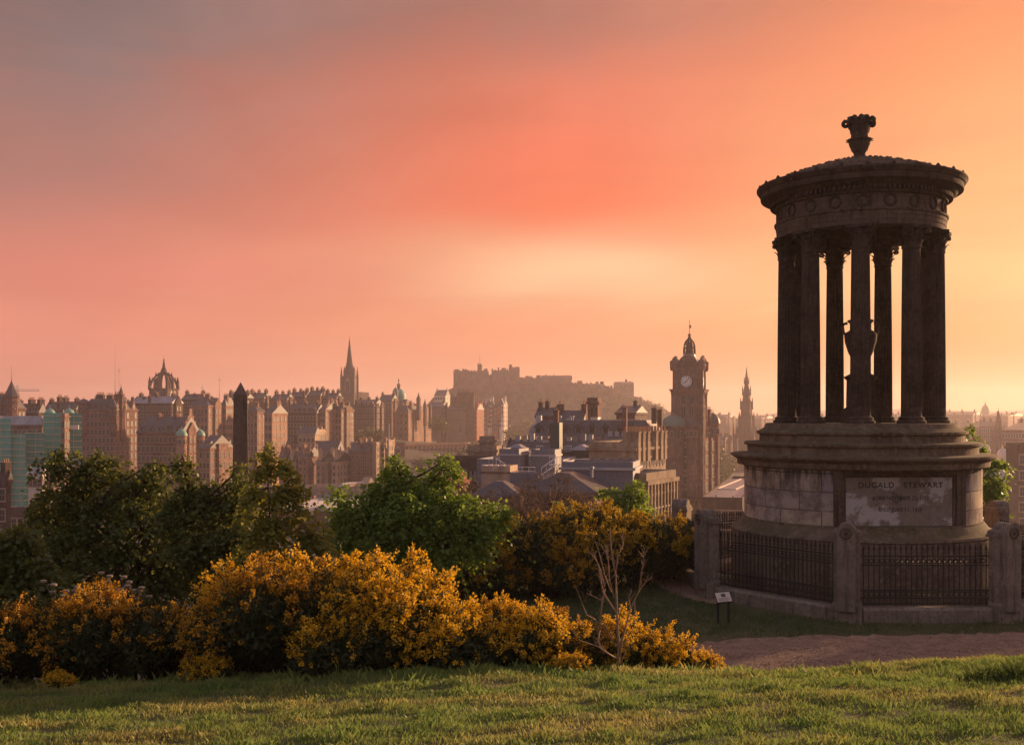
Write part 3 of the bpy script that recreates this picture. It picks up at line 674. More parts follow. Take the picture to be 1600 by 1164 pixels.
# ================================================================== VEGETATION
def unit(v): return v / np.maximum(np.linalg.norm(v, axis=-1, keepdims=True), 1e-9)
def leaf_quads(C, D, U, L, Wd):
    """leaf blades: centre base C, along D, side U, length L, width Wd -> kite quads"""
    L = L[:, None]; Wd = Wd[:, None]
    return np.stack([C, C + D*L*.45 + U*Wd*.5, C + D*L, C + D*L*.45 - U*Wd*.5], 1)
def gorse_variant(idx, rx, ry, h, nsp, dim, seed, mat=None):
    """returns meshes (needles, blossom, twigs) of a bush: arched sprigs on a lumpy dome"""
    r = np.random.default_rng(seed)
    lob = [(r.uniform(-.55, .55), r.uniform(-.45, .45), r.uniform(.55, 1.0), r.uniform(.4, .62)) for _ in range(9)]
    nbr = max(40, nsp//13); bi = r.integers(0, nbr, nsp)              # sprigs sit in bunches at branch ends, dark gaps between
    th = r.uniform(0, 2*PI, nbr); cz = r.uniform(-.25, 1, nbr); sr = np.sqrt(np.maximum(0, 1-cz**2))
    d = np.stack([sr*np.cos(th), sr*np.sin(th), cz], -1)
    li = r.integers(0, 9, nbr); lb = np.array(lob)[li]
    bb_ = np.stack([lb[:, 0]*rx, lb[:, 1]*ry, lb[:, 2]*h*.62], -1) + d*np.stack([lb[:, 3]*rx, lb[:, 3]*ry, lb[:, 3]*h*.6], -1)*r.uniform(.68, 1.22, nbr)[:, None]
    up = np.array([0, 0, 1.0]); bdir = unit(d*.8 + up*.5 + r.normal(0, .3, (nbr, 3))); bfl = np.clip(r.random(nbr)*.9 + .35*np.clip(bb_[:, 2]/h, 0, 1) + (-.05 if dim else .15), 0, 1)
    base = bb_[bi] + r.normal(0, .055, (nsp, 3)) + bdir[bi]*r.uniform(-.12, .1, nsp)[:, None]
    base[:, 2] = np.maximum(base[:, 2], r.uniform(.05, .3, nsp))
    dirs = unit(bdir[bi] + r.normal(0, .33, (nsp, 3)))
    ln = r.uniform(.12, .27, nsp)
    NV, BV = [], []
    nn = 22; t = r.uniform(0, 1, (nsp, nn)); a = r.normal(0, 1, (nsp, nn, 3))
    rd = unit(np.cross(dirs[:, None, :], a)); C = base[:, None, :] + dirs[:, None, :]*(ln[:, None]*t)[..., None]*1.08 - dirs[:, None, :]*.08
    D = unit(rd*.8 + dirs[:, None, :]*.7); U = unit(np.cross(D, r.normal(0, 1, (nsp, nn, 3))))
    L = r.uniform(.03, .065, (nsp, nn)); NV = leaf_quads(C.reshape(-1, 3), D.reshape(-1, 3), U.reshape(-1, 3), L.ravel(), (L*.28).ravel())
    nb = 22; fl = r.random(nsp) < np.where(bfl[bi] > (.57 if dim else .5), .93, .1)
    bs, bd, bl = base[fl], dirs[fl], ln[fl]; m = len(bs)
    t = r.uniform(.25, 1, (m, nb)); rd = unit(np.cross(bd[:, None, :], r.normal(0, 1, (m, nb, 3))))
    C = bs[:, None, :] + bd[:, None, :]*(bl[:, None]*t)[..., None] + rd*.012
    D = unit(rd*.8 + bd[:, None, :]*.5 + r.normal(0, .25, (m, nb, 3))); U = unit(np.cross(D, r.normal(0, 1, (m, nb, 3))))
    L = r.uniform(.024, .042, (m, nb)); BV = leaf_quads(C.reshape(-1, 3), D.reshape(-1, 3), U.reshape(-1, 3), L.ravel(), (L*.8).ravel())
    # the dark inside: needles all through the body
    ni = int(nsp*11); th = r.uniform(0, 2*PI, ni); rr = np.sqrt(r.random(ni)); zz = r.random(ni)
    li = r.integers(0, 9, ni); lb = np.array(lob)[li]; dv = unit(r.normal(0, 1, (ni, 3)))*(r.random(ni)**.4)[:, None]*.9
    C = np.stack([lb[:, 0]*rx, lb[:, 1]*ry, lb[:, 2]*h*.62], -1) + dv*np.stack([lb[:, 3]*rx, lb[:, 3]*ry, lb[:, 3]*h*.6], -1)
    C[:, 2] = np.where(C[:, 2] < .03, r.uniform(.02, .5, ni), C[:, 2])
    D = unit(r.normal(0, 1, (ni, 3)) + up*.5); U = unit(np.cross(D, r.normal(0, 1, (ni, 3)))); L = r.uniform(.06, .14, ni)
    IV = leaf_quads(C, D, U, L, L*.35)
    needles = quads_mesh('needles', np.concatenate([NV, IV]), [M['gorse']])
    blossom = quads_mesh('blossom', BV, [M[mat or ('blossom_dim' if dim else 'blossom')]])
    mb = MB()
    for k in range(46):
        q = r.integers(0, nsp); b = Vector(base[q]); s = Vector((r.uniform(-.25, .25)*rx, r.uniform(-.25, .25)*ry, -.1)); mid = s.lerp(b, .5) + Vector((0, 0, .1*h))
        mb.tube([s, mid, b], [.018, .011, .005], 4)
    return needles, blossom, mb.mesh('stems', M['twig'])
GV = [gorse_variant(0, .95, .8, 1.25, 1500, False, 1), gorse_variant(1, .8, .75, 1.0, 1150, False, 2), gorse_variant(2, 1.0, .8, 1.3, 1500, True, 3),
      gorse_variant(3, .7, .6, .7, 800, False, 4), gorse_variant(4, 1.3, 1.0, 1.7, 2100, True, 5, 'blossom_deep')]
def gorse(px, py, Y, var, sc, label, group, rz=None):
    x = xat(px, Y); z = H(x, Y) - .05
    o = empty('gorse_bush', (x, Y, z), label, 'shrub', group, random.uniform(0, 6.28) if rz is None else rz); o.scale = (sc, sc, sc)
    n_, b_, s_ = GV[var]; link('foliage', n_, o); link('blossom', b_, o); link('stems', s_, o)
    return o
g1 = 'flowering gorse along the lawn edge'
FRONT = [  # px, depth, variant, scale, label
 (-60, 13.4, 2, .95, 'gorse bush cut by the left edge, glowing tips over a dark base'),
 (25, 13.6, 2, .9, 'gorse bush at the far left with wind-blurred orange flowers'),
 (112, 14.4, 2, .98, 'dim gorse bush second from the left edge under the maple'),
 (188, 13.9, 2, .92, 'dark gorse bush with small flowers below the dry seed heads'),
 (268, 14.5, 2, .42, 'low dark gorse bush in the dip between the two gorse masses'),
 (95, 12.85, 3, .32, 'small gorse tuft on the grass near the left end of the lawn'),
 (398, 13.8, 2, .86, 'dark gorse bush at the left end of the tallest gorse mass'),
 (424, 14.4, 0, 1.2, 'tall gorse bush with a bright crest below the light young tree'),
 (466, 13.6, 2, 1.08, 'shaded gorse bush in the lower middle of the tallest mass'),
 (520, 14.6, 0, 1.3, 'tall gorse bush with orange crown left of the round green tree'),
 (540, 13.3, 1, .85, 'bright low gorse bush hanging onto the grass in the centre left'),
 (580, 14.3, 0, 1.26, 'tallest gorse bush, dense orange, in front of the round green tree'),
 (618, 13.6, 0, .95, 'dense orange gorse bush at the right shoulder of the tall mass'),
 (640, 14.3, 1, 1.0, 'gorse bush with a steep right side where the tall mass drops'),
 (728, 13.5, 1, .86, 'golden gorse bush in the low row right of the tall mass'),
 (775, 13.9, 0, .72, 'golden gorse bush in the middle of the low right row'),
 (838, 13.6, 1, .78, 'golden gorse bush with bright sprays left of the bare sapling'),
 (900, 13.9, 2, .58, 'dark gorse bush left of the foot of the bare sapling'),
 (960, 14.2, 1, .76, 'gorse bush directly behind the bare sapling'),
 (1015, 14.3, 1, .68, 'gorse bush right of the bare sapling by the gravel'),
 (1075, 14.6, 3, .55, 'last small gorse bush on the right, spilling over the gravel path'),
 (885, 12.95, 3, .34, 'tiny gorse sprig on the lawn edge left of the bare sapling'),
 (318, 13.2, 3, .5, 'small flowering gorse clump at the grass edge before the dark bushes'),
]
for i, (px, Y, v_, s_, lab) in enumerate(FRONT): gorse(px, 0, Y, v_, s_, lab, g1)
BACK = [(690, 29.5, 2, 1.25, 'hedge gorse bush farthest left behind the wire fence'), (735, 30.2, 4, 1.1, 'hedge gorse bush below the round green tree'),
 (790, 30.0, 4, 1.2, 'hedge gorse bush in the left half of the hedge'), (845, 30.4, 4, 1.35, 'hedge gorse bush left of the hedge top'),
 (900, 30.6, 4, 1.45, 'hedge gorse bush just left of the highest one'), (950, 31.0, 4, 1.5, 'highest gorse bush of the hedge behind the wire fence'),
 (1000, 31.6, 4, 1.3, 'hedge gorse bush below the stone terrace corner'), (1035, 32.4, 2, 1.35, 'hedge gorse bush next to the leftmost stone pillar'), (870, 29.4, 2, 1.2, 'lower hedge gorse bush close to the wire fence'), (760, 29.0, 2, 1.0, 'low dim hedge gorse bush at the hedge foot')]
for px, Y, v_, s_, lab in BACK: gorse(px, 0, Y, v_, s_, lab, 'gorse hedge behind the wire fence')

# wire fence in front of the hedge
wf = empty('wire_fence', (xat(690, 28.2), 28.2, H(xat(690, 28.2), 28.2)), 'thin black post and wire fence in front of the gorse hedge', 'fence')
fp = [(690, 28.2), (770, 28.8), (850, 29.2), (920, 29.8), (990, 30.6), (1035, 31.6), (1053, 32.3)]
tops = []
for px, Y in fp:
    x = xat(px, Y); b = Vector((x, Y, H(x, Y))) - wf.location; mb = MB(); mb.box((b.x-.025, b.y-.025, b.z-.3), (b.x+.025, b.y+.025, b.z+1.25)); mb.build('post', M['iron'], wf); tops.append(b)
for hz in (.4, .8, 1.2):
    mb = MB(); mb.tube([t + Vector((0, -.03, hz)) for t in tops], .009 if hz < 1 else .016, 4); mb.build('wire', M['iron'], wf)

# ---------------- leafy trees
def branch(mb, a, b, r0, r1, seg=4, wob=.08):
    a, b = Vector(a), Vector(b); n = max(3, seg); L = (b-a).length; pts = []
    for i in range(n+1):
        t = i/n; p = a.lerp(b, t); p.z += math.sin(PI*t)*L*.06
        if 0 < i < n: p += Vector((random.uniform(-1, 1), random.uniform(-1, 1), random.uniform(-1, 1)))*wob*L*.3
        pts.append(p)
    mb.tube(pts, [r0+(r1-r0)*i/n for i in range(n+1)], 6); return pts
def leafy_tree(name, label, px, Y, zbase, lobes, leaf, nleaf, mat, seed, cat='tree', group=None, trunk_r=.16, clump=.32, droop=.35):
    """lobes: (px, py, r_px, depth offset, weight)"""
    r = np.random.default_rng(seed); random.seed(seed)
    base = Vector((xat(px, Y), Y, zbase)); o = empty(name, base, label, cat, group)
    mb = MB(); Ls = []
    for (lx, ly, rp, dy, w) in lobes:
        c = at(lx, ly, Y+dy) - base; Ls.append((c, rp/F*(Y+dy), w))
    top = max(Ls, key=lambda q: q[0].z)[0]
    tp = branch(mb, (0, 0, -.4), Vector((top.x*.6, top.y*.6, top.z*.93)), trunk_r, trunk_r*.15, 9, .04)
    tot = sum(q[1]**2*q[2] for q in Ls); out = []
    for c, rad, w in Ls:
        hd = math.hypot(c.x, c.y); k = min(range(len(tp)), key=lambda i: (tp[i]-c).length + max(0, tp[i].z - c.z + .55*min((tp[i].xy-c.xy).length, 3))*4)
        s = tp[k]; branch(mb, s, c, trunk_r*(.5-.03*k), trunk_r*.12, 4)
        n = int(nleaf*rad**2*w/tot); nc = max(4, n//44)
        dv = unit(r.normal(0, 1, (nc, 3))); rr = r.uniform(.3, 1.12, nc)**.6
        cc = np.array(c) + dv*rr[:, None]*rad*np.array([1, 1, .92])
        for q in range(0, nc, 3): branch(mb, c, Vector(cc[q]), trunk_r*.1, .006, 3, .1)
        m = 44; cs = .8*clump*r.uniform(.55, 1.3, nc)
        P = cc[:, None, :] + r.normal(0, 1, (nc, m, 3))*cs[:, None, None]*np.array([.62, .62, .17])
        P[..., 2] -= 1.1*((P[..., :2]-cc[:, None, :2])**2).sum(-1)/np.maximum(cs, .05)[:, None]*.8
        outw = unit(P - np.array(c)); D = unit(outw*.7 + r.normal(0, .6, (nc, m, 3)) - np.array([0, 0, droop]))
        N = unit(r.normal(0, .55, (nc, m, 3)) + np.array([0, 0, 1.0]) + outw*.4); U = unit(np.cross(D, N))
        L = leaf*r.uniform(.6, 1.25, (nc, m)); out.append(leaf_quads(P.reshape(-1, 3), D.reshape(-1, 3), U.reshape(-1, 3), L.ravel(), (L*.85).ravel()))
    mb.build('trunk', M['bark'], o)
    link('crown', quads_mesh('crown', np.concatenate(out), [mat]), o); return o
leafy_tree('maple_tree', 'large dark green maple on the left, tops against the green scaffolding', 190, 22, -9.5,
  [(85, 705, 11, 0, 1.2), (82, 728, 20, -.3, 1.1), (105, 762, 36, 0, 1.0), (128, 722, 15, .1, 1), (152, 712, 12, 0, 1.2), (150, 742, 28, .3, 1), (182, 720, 10, .2, 1.2), (190, 745, 24, .2, 1), (215, 770, 32, -.3, 1), (243, 722, 11, 0, 1.2), (238, 745, 20, 0, 1.1), (250, 780, 34, .4, 1), (62, 790, 20, .3, 1.1), (75, 812, 34, .2, 1), (150, 808, 52, 0, 1.0), (225, 830, 50, -.5, 1.0), (95, 865, 52, -.4, 1), (160, 890, 60, -.6, 1), (235, 900, 50, -.4, 1), (48, 885, 34, .5, 1), (290, 885, 42, 0, 1)],
  .1, 24000, M['maple'], 21)
leafy_tree('maple_tree', 'dark maple left of the obelisk with a narrow pointed top', 310, 21, -9.2,
  [(286, 716, 8, 0, 1.3), (287, 735, 14, 0, 1.1), (300, 765, 24, .2, 1), (278, 798, 30, 0, 1), (322, 758, 11, .3, 1.2), (328, 790, 26, .4, 1), (300, 840, 42, -.3, 1), (350, 830, 36, 0, 1), (330, 880, 48, -.2, 1), (355, 765, 14, .3, 1.2), (360, 790, 22, .3, 1.1), (374, 735, 12, .3, 1.2), (380, 765, 18, .3, 1.1), (390, 850, 38, 0, 1)],
  .092, 12500, M['maple'], 22)
leafy_tree('young_tree', 'slender light yellow-green tree just right of the obelisk', 428, 19.5, -8.0,
  [(412, 702, 13, 0, 1.1), (432, 722, 20, .1, 1), (405, 728, 15, -.1, 1), (452, 750, 22, .2, .8), (422, 762, 26, 0, .8), (475, 772, 15, .2, .8), (400, 790, 22, 0, .8), (445, 800, 30, 0, .8), (480, 822, 20, .3, .8), (415, 838, 32, -.3, .9), (460, 855, 32, 0, .9), (505, 840, 24, .2, .8), (385, 880, 36, .3, .9)],
  .085, 8000, M['maple_light'], 23, trunk_r=.07, clump=.22)
leafy_tree('round_tree', 'dense mid-green tree in the centre with one pointed top', 650, 26, -9.6,
  [(617, 722, 15, 0, 1), (618, 755, 30, 0, 1), (600, 790, 42, -.2, 1), (655, 770, 38, .3, 1), (690, 735, 26, .4, .8), (700, 722, 14, .5, .6), (640, 820, 55, -.5, 1.1), (560, 800, 36, .2, 1), (545, 835, 34, 0, 1), (700, 800, 45, 0, 1), (740, 805, 34, .3, 1), (775, 800, 22, .5, 1), (690, 845, 45, -.5, 1), (590, 850, 50, -.4, 1), (745, 840, 30, 0, 1), (530, 775, 17, .3, .8)],
  .1, 33000, M['tree_green'], 24)
leafy_tree('bushy_tree', 'shadowy low tree at the left edge behind the gorse', 10, 19, -8.2,
  [(20, 850, 35, 0, 1), (-20, 880, 50, 0, 1), (40, 900, 45, 0, 1), (0, 930, 50, -.4, 1), (95, 930, 40, 0, 1)], .11, 9000, M['maple'], 25, trunk_r=.1)
leafy_tree('small_tree', 'small bright green tree peeking over the gorse hedge by the stone terrace', 978, 45, -10.5,
  [(990, 762, 16, 0, 1), (965, 775, 20, 0, 1), (1000, 790, 18, .5, 1), (950, 765, 10, 0, .8), (975, 800, 24, 0, 1), (890, 790, 16, -1, 1)], .16, 4500, M['tree_green'], 26, trunk_r=.09, clump=.4)
leafy_tree('leafy_sapling', 'leafy sapling leaning out from behind the right side of the drum', 1540, 37.5, -7.0,
  [(1513, 670, 10, 0, 1), (1516, 690, 10, 0, .8), (1545, 712, 16, 0, .9), (1562, 722, 12, .3, .8), (1545, 745, 20, 0, 1), (1535, 775, 22, 0, 1), (1560, 760, 12, 0, .8), (1548, 792, 14, .2, 1), (1530, 700, 9, 0, .6)], .14, 3200, M['tree_green'], 27, trunk_r=.06, clump=.26)

# bare sapling on the lawn edge
Yb = 13.0; bb = Vector((xat(966, Yb), Yb, H(xat(966, Yb), Yb)))
bs = empty('bare_sapling', bb, 'leafless pale pink-barked sapling at the lawn edge among the gorse', 'tree')
LIMBS = [ # polylines in photo pixels, start and end radius
 ([(966, 1050), (967, 1010), (964, 960), (962, 900), (955, 860), (953, 825)], .022, .006, 0),
 ([(964, 960), (942, 925), (935, 885), (928, 865)], .014, .006, .15), ([(936, 985), (941, 940), (945, 920)], .014, .012, .1),
 ([(966, 1030), (940, 1015), (934, 1000), (937, 985)], .014, .012, .1), ([(945, 920), (938, 890), (929, 870), (917, 858)], .010, .004, .1),
 ([(955, 925), (945, 900), (938, 870), (930, 845)], .010, .004, -.1), ([(962, 900), (965, 870), (974, 850), (970, 835)], .010, .004, .2),
 ([(960, 935), (952, 905), (950, 870), (945, 850)], .010, .004, .25),
 ([(968, 1025), (972, 1000), (985, 950), (1000, 920), (1008, 910), (1018, 902)], .014, .004, -.2), ([(998, 925), (1002, 895), (1006, 870), (1012, 855)], .010, .003, -.2), ([(1003, 890), (1014, 870)], .006, .002, -.2),
 ([(985, 950), (982, 935), (986, 925)], .008, .003, -.2), ([(968, 1040), (976, 1020), (985, 1005)], .008, .003, -.1),
 ([(962, 1010), (948, 985), (930, 968)], .010, .005, -.2), ([(930, 968), (916, 960), (905, 930), (900, 918)], .010, .003, -.2), ([(908, 945), (916, 938)], .005, .002, -.2),
 ([(964, 1030), (935, 1010), (905, 1000), (893, 985)], .010, .003, -.3), ([(945, 940), (928, 932), (916, 926)], .007, .003, .1), ([(970, 1015), (990, 980), (992, 940)], .007, .003, .2), ([(951, 880), (946, 862), (939, 852)], .006, .002, .1), ([(962, 890), (957, 868), (964, 845)], .006, .002, .0)]
mb0 = MB(); mbl = MB(); random.seed(3)
for pts, r0, r1, dd in LIMBS:
    q = []
    for i, (px, py) in enumerate(pts): q.append(at(px, py, Yb + dd*i/(len(pts)-1)*1.2) - bb)
    mm = mb0 if r0 > .02 else mbl
    if r0 > .02: q.insert(0, q[0] - Vector((0, 0, .12)))
    n = len(q); mm.tube(q, [r0 + (r1-r0)*i/(n-1) for i in range(n)], 6)
    for i in range(1, n):
        for _ in range(2):
            s = q[i-1].lerp(q[i], random.random()); d = Vector((random.uniform(-1, 1), random.uniform(-1, 1), random.uniform(.6, 1.4))).normalized()*random.uniform(.06, .16)
            mbl.tube([s, s+d*.5+Vector((0, 0, .01)), s+d], [.004, .003, .0015], 4)
tr = mb0.build('trunk', M['pale_bark'], bs); mbl.build('branches', M['pale_bark'], bs)

# dry umbel seed heads behind the left gorse
def seedheads(px, py, Y, label, seed):
    r = random.Random(seed); top = at(px, py, Y); zb_ = H(top.x, Y); o = empty('dry_flower_stalk', (top.x, Y, zb_), label, 'plant', 'dry seed-head stalks above the left gorse')
    hh = top.z - zb_; mb = MB()
    mb.tube([(0, 0, 0), (.03, 0, hh*.5), (0, 0, hh*.85)], [.012, .009, .006], 5)
    for k in range(11):
        a = r.uniform(0, 6.28); s = Vector((0, 0, hh*r.uniform(.6, .85))); e = Vector((math.cos(a)*r.uniform(.08, .3), math.sin(a)*.2, hh*r.uniform(.82, 1.0)))
        mb.tube([s, s.lerp(e, .5)+Vector((0, 0, .03)), e], [.005, .004, .003], 4)
        hd = MB(); hd.lathe([(0, -.03), (.02, -.02), (.05, .0), (.04, .015), (.055, .02), (.02, .03), (.0, .025)], 7, (e.x, e.y, e.z)); hd.build('seed_head', M['dry'], o)
    mb.build('stalk', M['dry'], o)
seedheads(92, 902, 15.2, 'dry pale seed-head stalk standing alone above the far left gorse', 1)
seedheads(178, 897, 15.6, 'tallest dry seed-head stalk above the left gorse', 2)
seedheads(212, 910, 15.4, 'lower dry seed-head stalk right of the tallest one', 3)

# unseen gorse, added on the right bank to throw shade on the path
for i, (x, y) in enumerate([(22, 26), (24, 30), (25, 34), (22.5, 22), (27, 38)]):
    o = empty('gorse_bush', (x, y, H(x, y)-.1), 'unseen gorse bush added beyond the right edge to shade the path', 'shrub', 'unseen gorse added for shade on the right bank', i*1.3); o.scale = (1.1, 1.1, .8)
    n_, b_, s_ = GV[4]; link('foliage', n_, o); link('blossom', b_, o); link('stems', s_, o)
# ================================================================== CITY
def unit_window(bars=True):
    mb = MB()
    mb.box((-.5, -.03, .02), (.5, .05, .98), 1)
    mb.box((-.62, -.09, -.08), (-.42, .05, 1.0), 0); mb.box((.42, -.09, -.08), (.62, .05, 1.0), 0); mb.box((-.62, -.1, .94), (.62, .05, 1.1), 0); mb.box((-.66, -.16, -.14), (.66, .05, .0), 0)
    mb.box((-.42, -.055, .46), (.42, .0, .52), 2)
    if bars: mb.box((-.03, -.05, .0), (.03, .0, .94), 2)
    return mb.mesh('window', [M['trim'], M['glass'], M['sash']])
WIN = unit_window()
def arch_window():
    mb = MB(); n = 9; arc = [(-.5, 0), (.5, 0)] + [(.5*math.cos(t), .62+.38*math.sin(t)) for t in [i*PI/n for i in range(n+1)]]
    k = len(arc); mb.add([(x, -.03, z) for x, z in arc], [tuple(range(k))], 1)
    pts = [(-.52, 0), (-.52, .62)] + [(.56*math.cos(PI-t), .62+.44*math.sin(t)) for t in [i*PI/n for i in range(n+1)]] + [(.52, .62), (.52, 0)]
    mb.tube([(x, -.06, z) for x, z in pts], .08, 4, 0, False); mb.box((-.04, -.07, 0), (.04, -.02, .98), 0); return mb.mesh('arched_window', [M['trim'], M['glass']])
AWIN = arch_window()
def dormer_mesh():
    mb = MB(); mb.box((-.75, 0, 0), (.75, 2.2, 1.5), 0); mb.add([(-.9, -.15, 1.45), (.9, -.15, 1.45), (0, -.15, 2.4), (-.9, 2.6, 1.45), (.9, 2.6, 1.45), (0, 2.6, 2.4)], [(0, 1, 2), (5, 4, 3), (1, 4, 5, 2), (3, 0, 2, 5), (0, 3, 4, 1)], 1)
    mb.box((-.48, -.05, .25), (.48, .02, 1.4), 2); return mb.mesh('dormer', [M['trim'], M['slate'], M['glass']])
DORM = dormer_mesh()
CHIMS = {}
def chimney_mesh(wall, n=4):
    k = (wall, n)
    if k not in CHIMS:
        mb = MB(); w = .42*n*.5+.25; mb.box((-w, -.55, -2.5), (w, .55, 2.0), 0); mb.box((-w-.12, -.67, 2.0), (w+.12, .67, 2.22), 0); mb.box((-w-.06, -.6, 1.5), (w+.06, .6, 1.62), 0)
        for i in range(n): mb.lathe([(.17, 0), (.13, .75), (.17, .8), (.0, .81)], 8, (-w+.25+.84*i*(2*w-.5)/(.84*(n-1)), 0, 2.22), 1)
        CHIMS[k] = mb.mesh('chimney', [M[wall], M['pot']])
    return CHIMS[k]
ZB = -34.5
class Bld: pass
def bld(label, xl, xc, xr, ye, Y, wall='sandstone', roof='gx', rh=4.0, nl=(0, 0), nr=(0, 0), psi=24.0, chim=(), dorm=(0, 0), ww=(1.3, 2.1), fh=None, slate='slate', name='tenement', cat='building', group=None, zb=None, depth=None, cornice=True, pw=None, win=None, gables=0):
    """a building: xl..xc is its front face, xc..xr its right-hand face in the photo, ye the eaves, Y the distance of the near corner"""
    if Y > 320 and xc < 800: psi -= 9
    s, c = math.sin(R(psi)), math.cos(R(psi)); C = Vector((xat(xc, Y), Y)); zb = ZB if zb is None else zb
    def solve(px, dx, dy):
        k = (px-CX)/F; return (k*C.y - C.x)/(dx - k*dy)
    La = solve(xl, -c, s); Lb = solve(xr, s, c) if depth is None else depth
    if not (.6 < La < 400): La = 12
    if not (.6 < Lb < 400): Lb = 14
    h = zat(ye, Y) - zb
    o = empty(name, (C.x, C.y, zb), label, cat, group, -R(psi))
    b = Bld(); b.o, b.La, b.Lb, b.h, b.zb, b.wall = o, La, Lb, h, zb, wall
    W_, Rf = MB(), MB()
    W_.box((-La, 0, 0), (0, Lb, h))
    if cornice:
        W_.box((-La-.35, -.35, h-.45), (.35, Lb+.35, h+.05))
        for q in ([h-.45 - (fh or 3.6)*k for k in (2, 4)]): W_.box((-La-.12, -.12, q), (.12, Lb+.12, q+.3))
    ov = .3; x0, x1, y0, y1 = -La-ov, ov, -ov, Lb+ov; z = h+.06; zr = h+rh
    if roof == 'gx':
        ym = Lb/2; Rf.add([(x0, y0, z), (x1, y0, z), (x1, y1, z), (x0, y1, z), (x0, ym, zr), (x1, ym, zr)], [(0, 1, 5, 4), (2, 3, 4, 5), (0, 3, 2, 1), (1, 2, 5), (3, 0, 4)])
        for xx in (-La, -.3): W_.add([(xx, 0, h), (xx+.3, 0, h), (xx+.3, Lb, h), (xx, Lb, h), (xx+.3+.06*(xx > -1), ym, zr+.3), (xx-.06*(xx < -1), ym, zr+.3)], [(0, 1, 4, 5), (2, 3, 5, 4), (1, 2, 4), (3, 0, 5)])
    elif roof == 'gy':
        xm = -La/2; Rf.add([(x0, y0, z), (x1, y0, z), (x1, y1, z), (x0, y1, z), (xm, y0, zr), (xm, y1, zr)], [(0, 4, 5, 3), (1, 2, 5, 4), (0, 3, 2, 1), (0, 1, 4), (2, 3, 5)])
    elif roof == 'hip':
        q = min(La, Lb)/2*.85; xa, xb, ya, yb = -La+q, -q, q, Lb-q
        if xb < xa: xa = xb = -La/2
        if yb < ya: ya = yb = Lb/2
        Rf.add([(x0, y0, z), (x1, y0, z), (x1, y1, z), (x0, y1, z), (xa, ya, zr), (xb, ya, zr), (xb, yb, zr), (xa, yb, zr)], [(0, 1, 5, 4), (1, 2, 6, 5), (2, 3, 7, 6), (3, 0, 4, 7), (4, 5, 6, 7), (0, 3, 2, 1)])
    elif roof == 'mans':
        q = min(rh*.55, La*.35, Lb*.35); Rf.add([(x0+.2, y0+.2, z), (x1-.2, y0+.2, z), (x1-.2, y1-.2, z), (x0+.2, y1-.2, z), (-La+q, q, zr), (-q, q, zr), (-q, Lb-q, zr), (-La+q, Lb-q, zr)], [(0, 1, 5, 4), (1, 2, 6, 5), (2, 3, 7, 6), (3, 0, 4, 7), (4, 5, 6, 7), (0, 3, 2, 1)])
    else:
        t = .35; p = .9
        for lo, hi in (((-La, 0, h), (0, t, h+p)), ((-La, Lb-t, h), (0, Lb, h+p)), ((-La, t, h), (-La+t, Lb-t, h+p)), ((-t, t, h), (0, Lb-t, h+p))): W_.box(lo, hi)
        Rf.box((-La+t, t, h+.06), (-t, Lb-t, h+.3))
    W_.build('wall', M[wall], o); Rf.build('roof', M[slate], o)
    f_ = fh or 3.6
    def wins(nb, nf, L, right):
        if not nb or not nf: return
        for k in range(nf):
            zz = h - .9 - (k+1)*f_ + (f_-ww[1])*.55
            for i in range(nb):
                if random.random() < .02: continue
                p = L*(i+.5)/nb; w = link('window', win or WIN, o, (0, p, zz) if right else (-p, 0, zz)); w.scale = (ww[0], 1, ww[1]*(.97 if k else 1))
                if right: w.rotation_euler.z = R(90)
    wins(nl[0], nl[1], La, False); wins(nr[0], nr[1], Lb, True)
    for i in range(dorm[0]): link('dormer', DORM, o, (-La*(i+.5)/dorm[0], .35, h+.3))
    for i in range(dorm[1]):
        d = link('dormer', DORM, o, (-.35, Lb*(i+.5)/dorm[1], h+.3)); d.rotation_euler.z = R(90)
    for q in chim:
        fa, fb, n = q[:3]; sc = q[3] if len(q) > 3 else 1.0
        zz = h + (rh*.75 if roof != 'flat' else .3); ch = link('chimney', chimney_mesh(wall, n), o, (-La*fa, Lb*fb, zz)); ch.scale = (sc, sc, sc)
        if roof == 'gx': ch.rotation_euler.z = R(90)
    if Y > 350 and cornice and nr[0] >= 2 and not gables and Lb > 8:
        k = 1 if Lb < 16 else 2
        for i in range(k):                                # projecting bays under little gables on the lit face
            y = Lb*(i+.5)/k; w2 = min(2.6, Lb/k*.24); mb = MB(); mb.box((0, y-w2, 0), (.9, y+w2, h+.6))
            if random.random() < .4: mb.add([(.95, y-w2-.2, h+.6), (.95, y+w2+.2, h+.6), (.95, y, h+w2*1.5), (-2.5, y-w2-.2, h+.6), (-2.5, y+w2+.2, h+.6), (-2.5, y, h+w2*1.5)], [(0, 1, 2), (5, 4, 3), (1, 4, 5, 2), (3, 0, 2, 5)])
            else: mb.box((-.4, y-w2-.2, h+.6), (1.0, y+w2+.2, h+1.5))
            by = mb.build('bay', M[wall], o)
            for f2 in range(min(nr[1], 6)):
                for sg_ in (-.5, .5): w = link('window', WIN, by, (.9, y+sg_*w2, h-.9-(f2+1)*f_+.8)); w.rotation_euler.z = R(90); w.scale = (ww[0]*.8, 1, ww[1])
    if Y > 350 and roof in ('gx', 'mans', 'hip') and La > 9:
        for i in range(int(La/6)):
            ch = link('chimney', chimney_mesh(wall, random.choice((2, 3, 4))), o, (-random.uniform(.5, La-.5), random.choice((.4, Lb-.6, Lb*.3)), h+random.uniform(.5, 2.2))); ch.scale = (.7, .8, random.uniform(.7, 1.1))
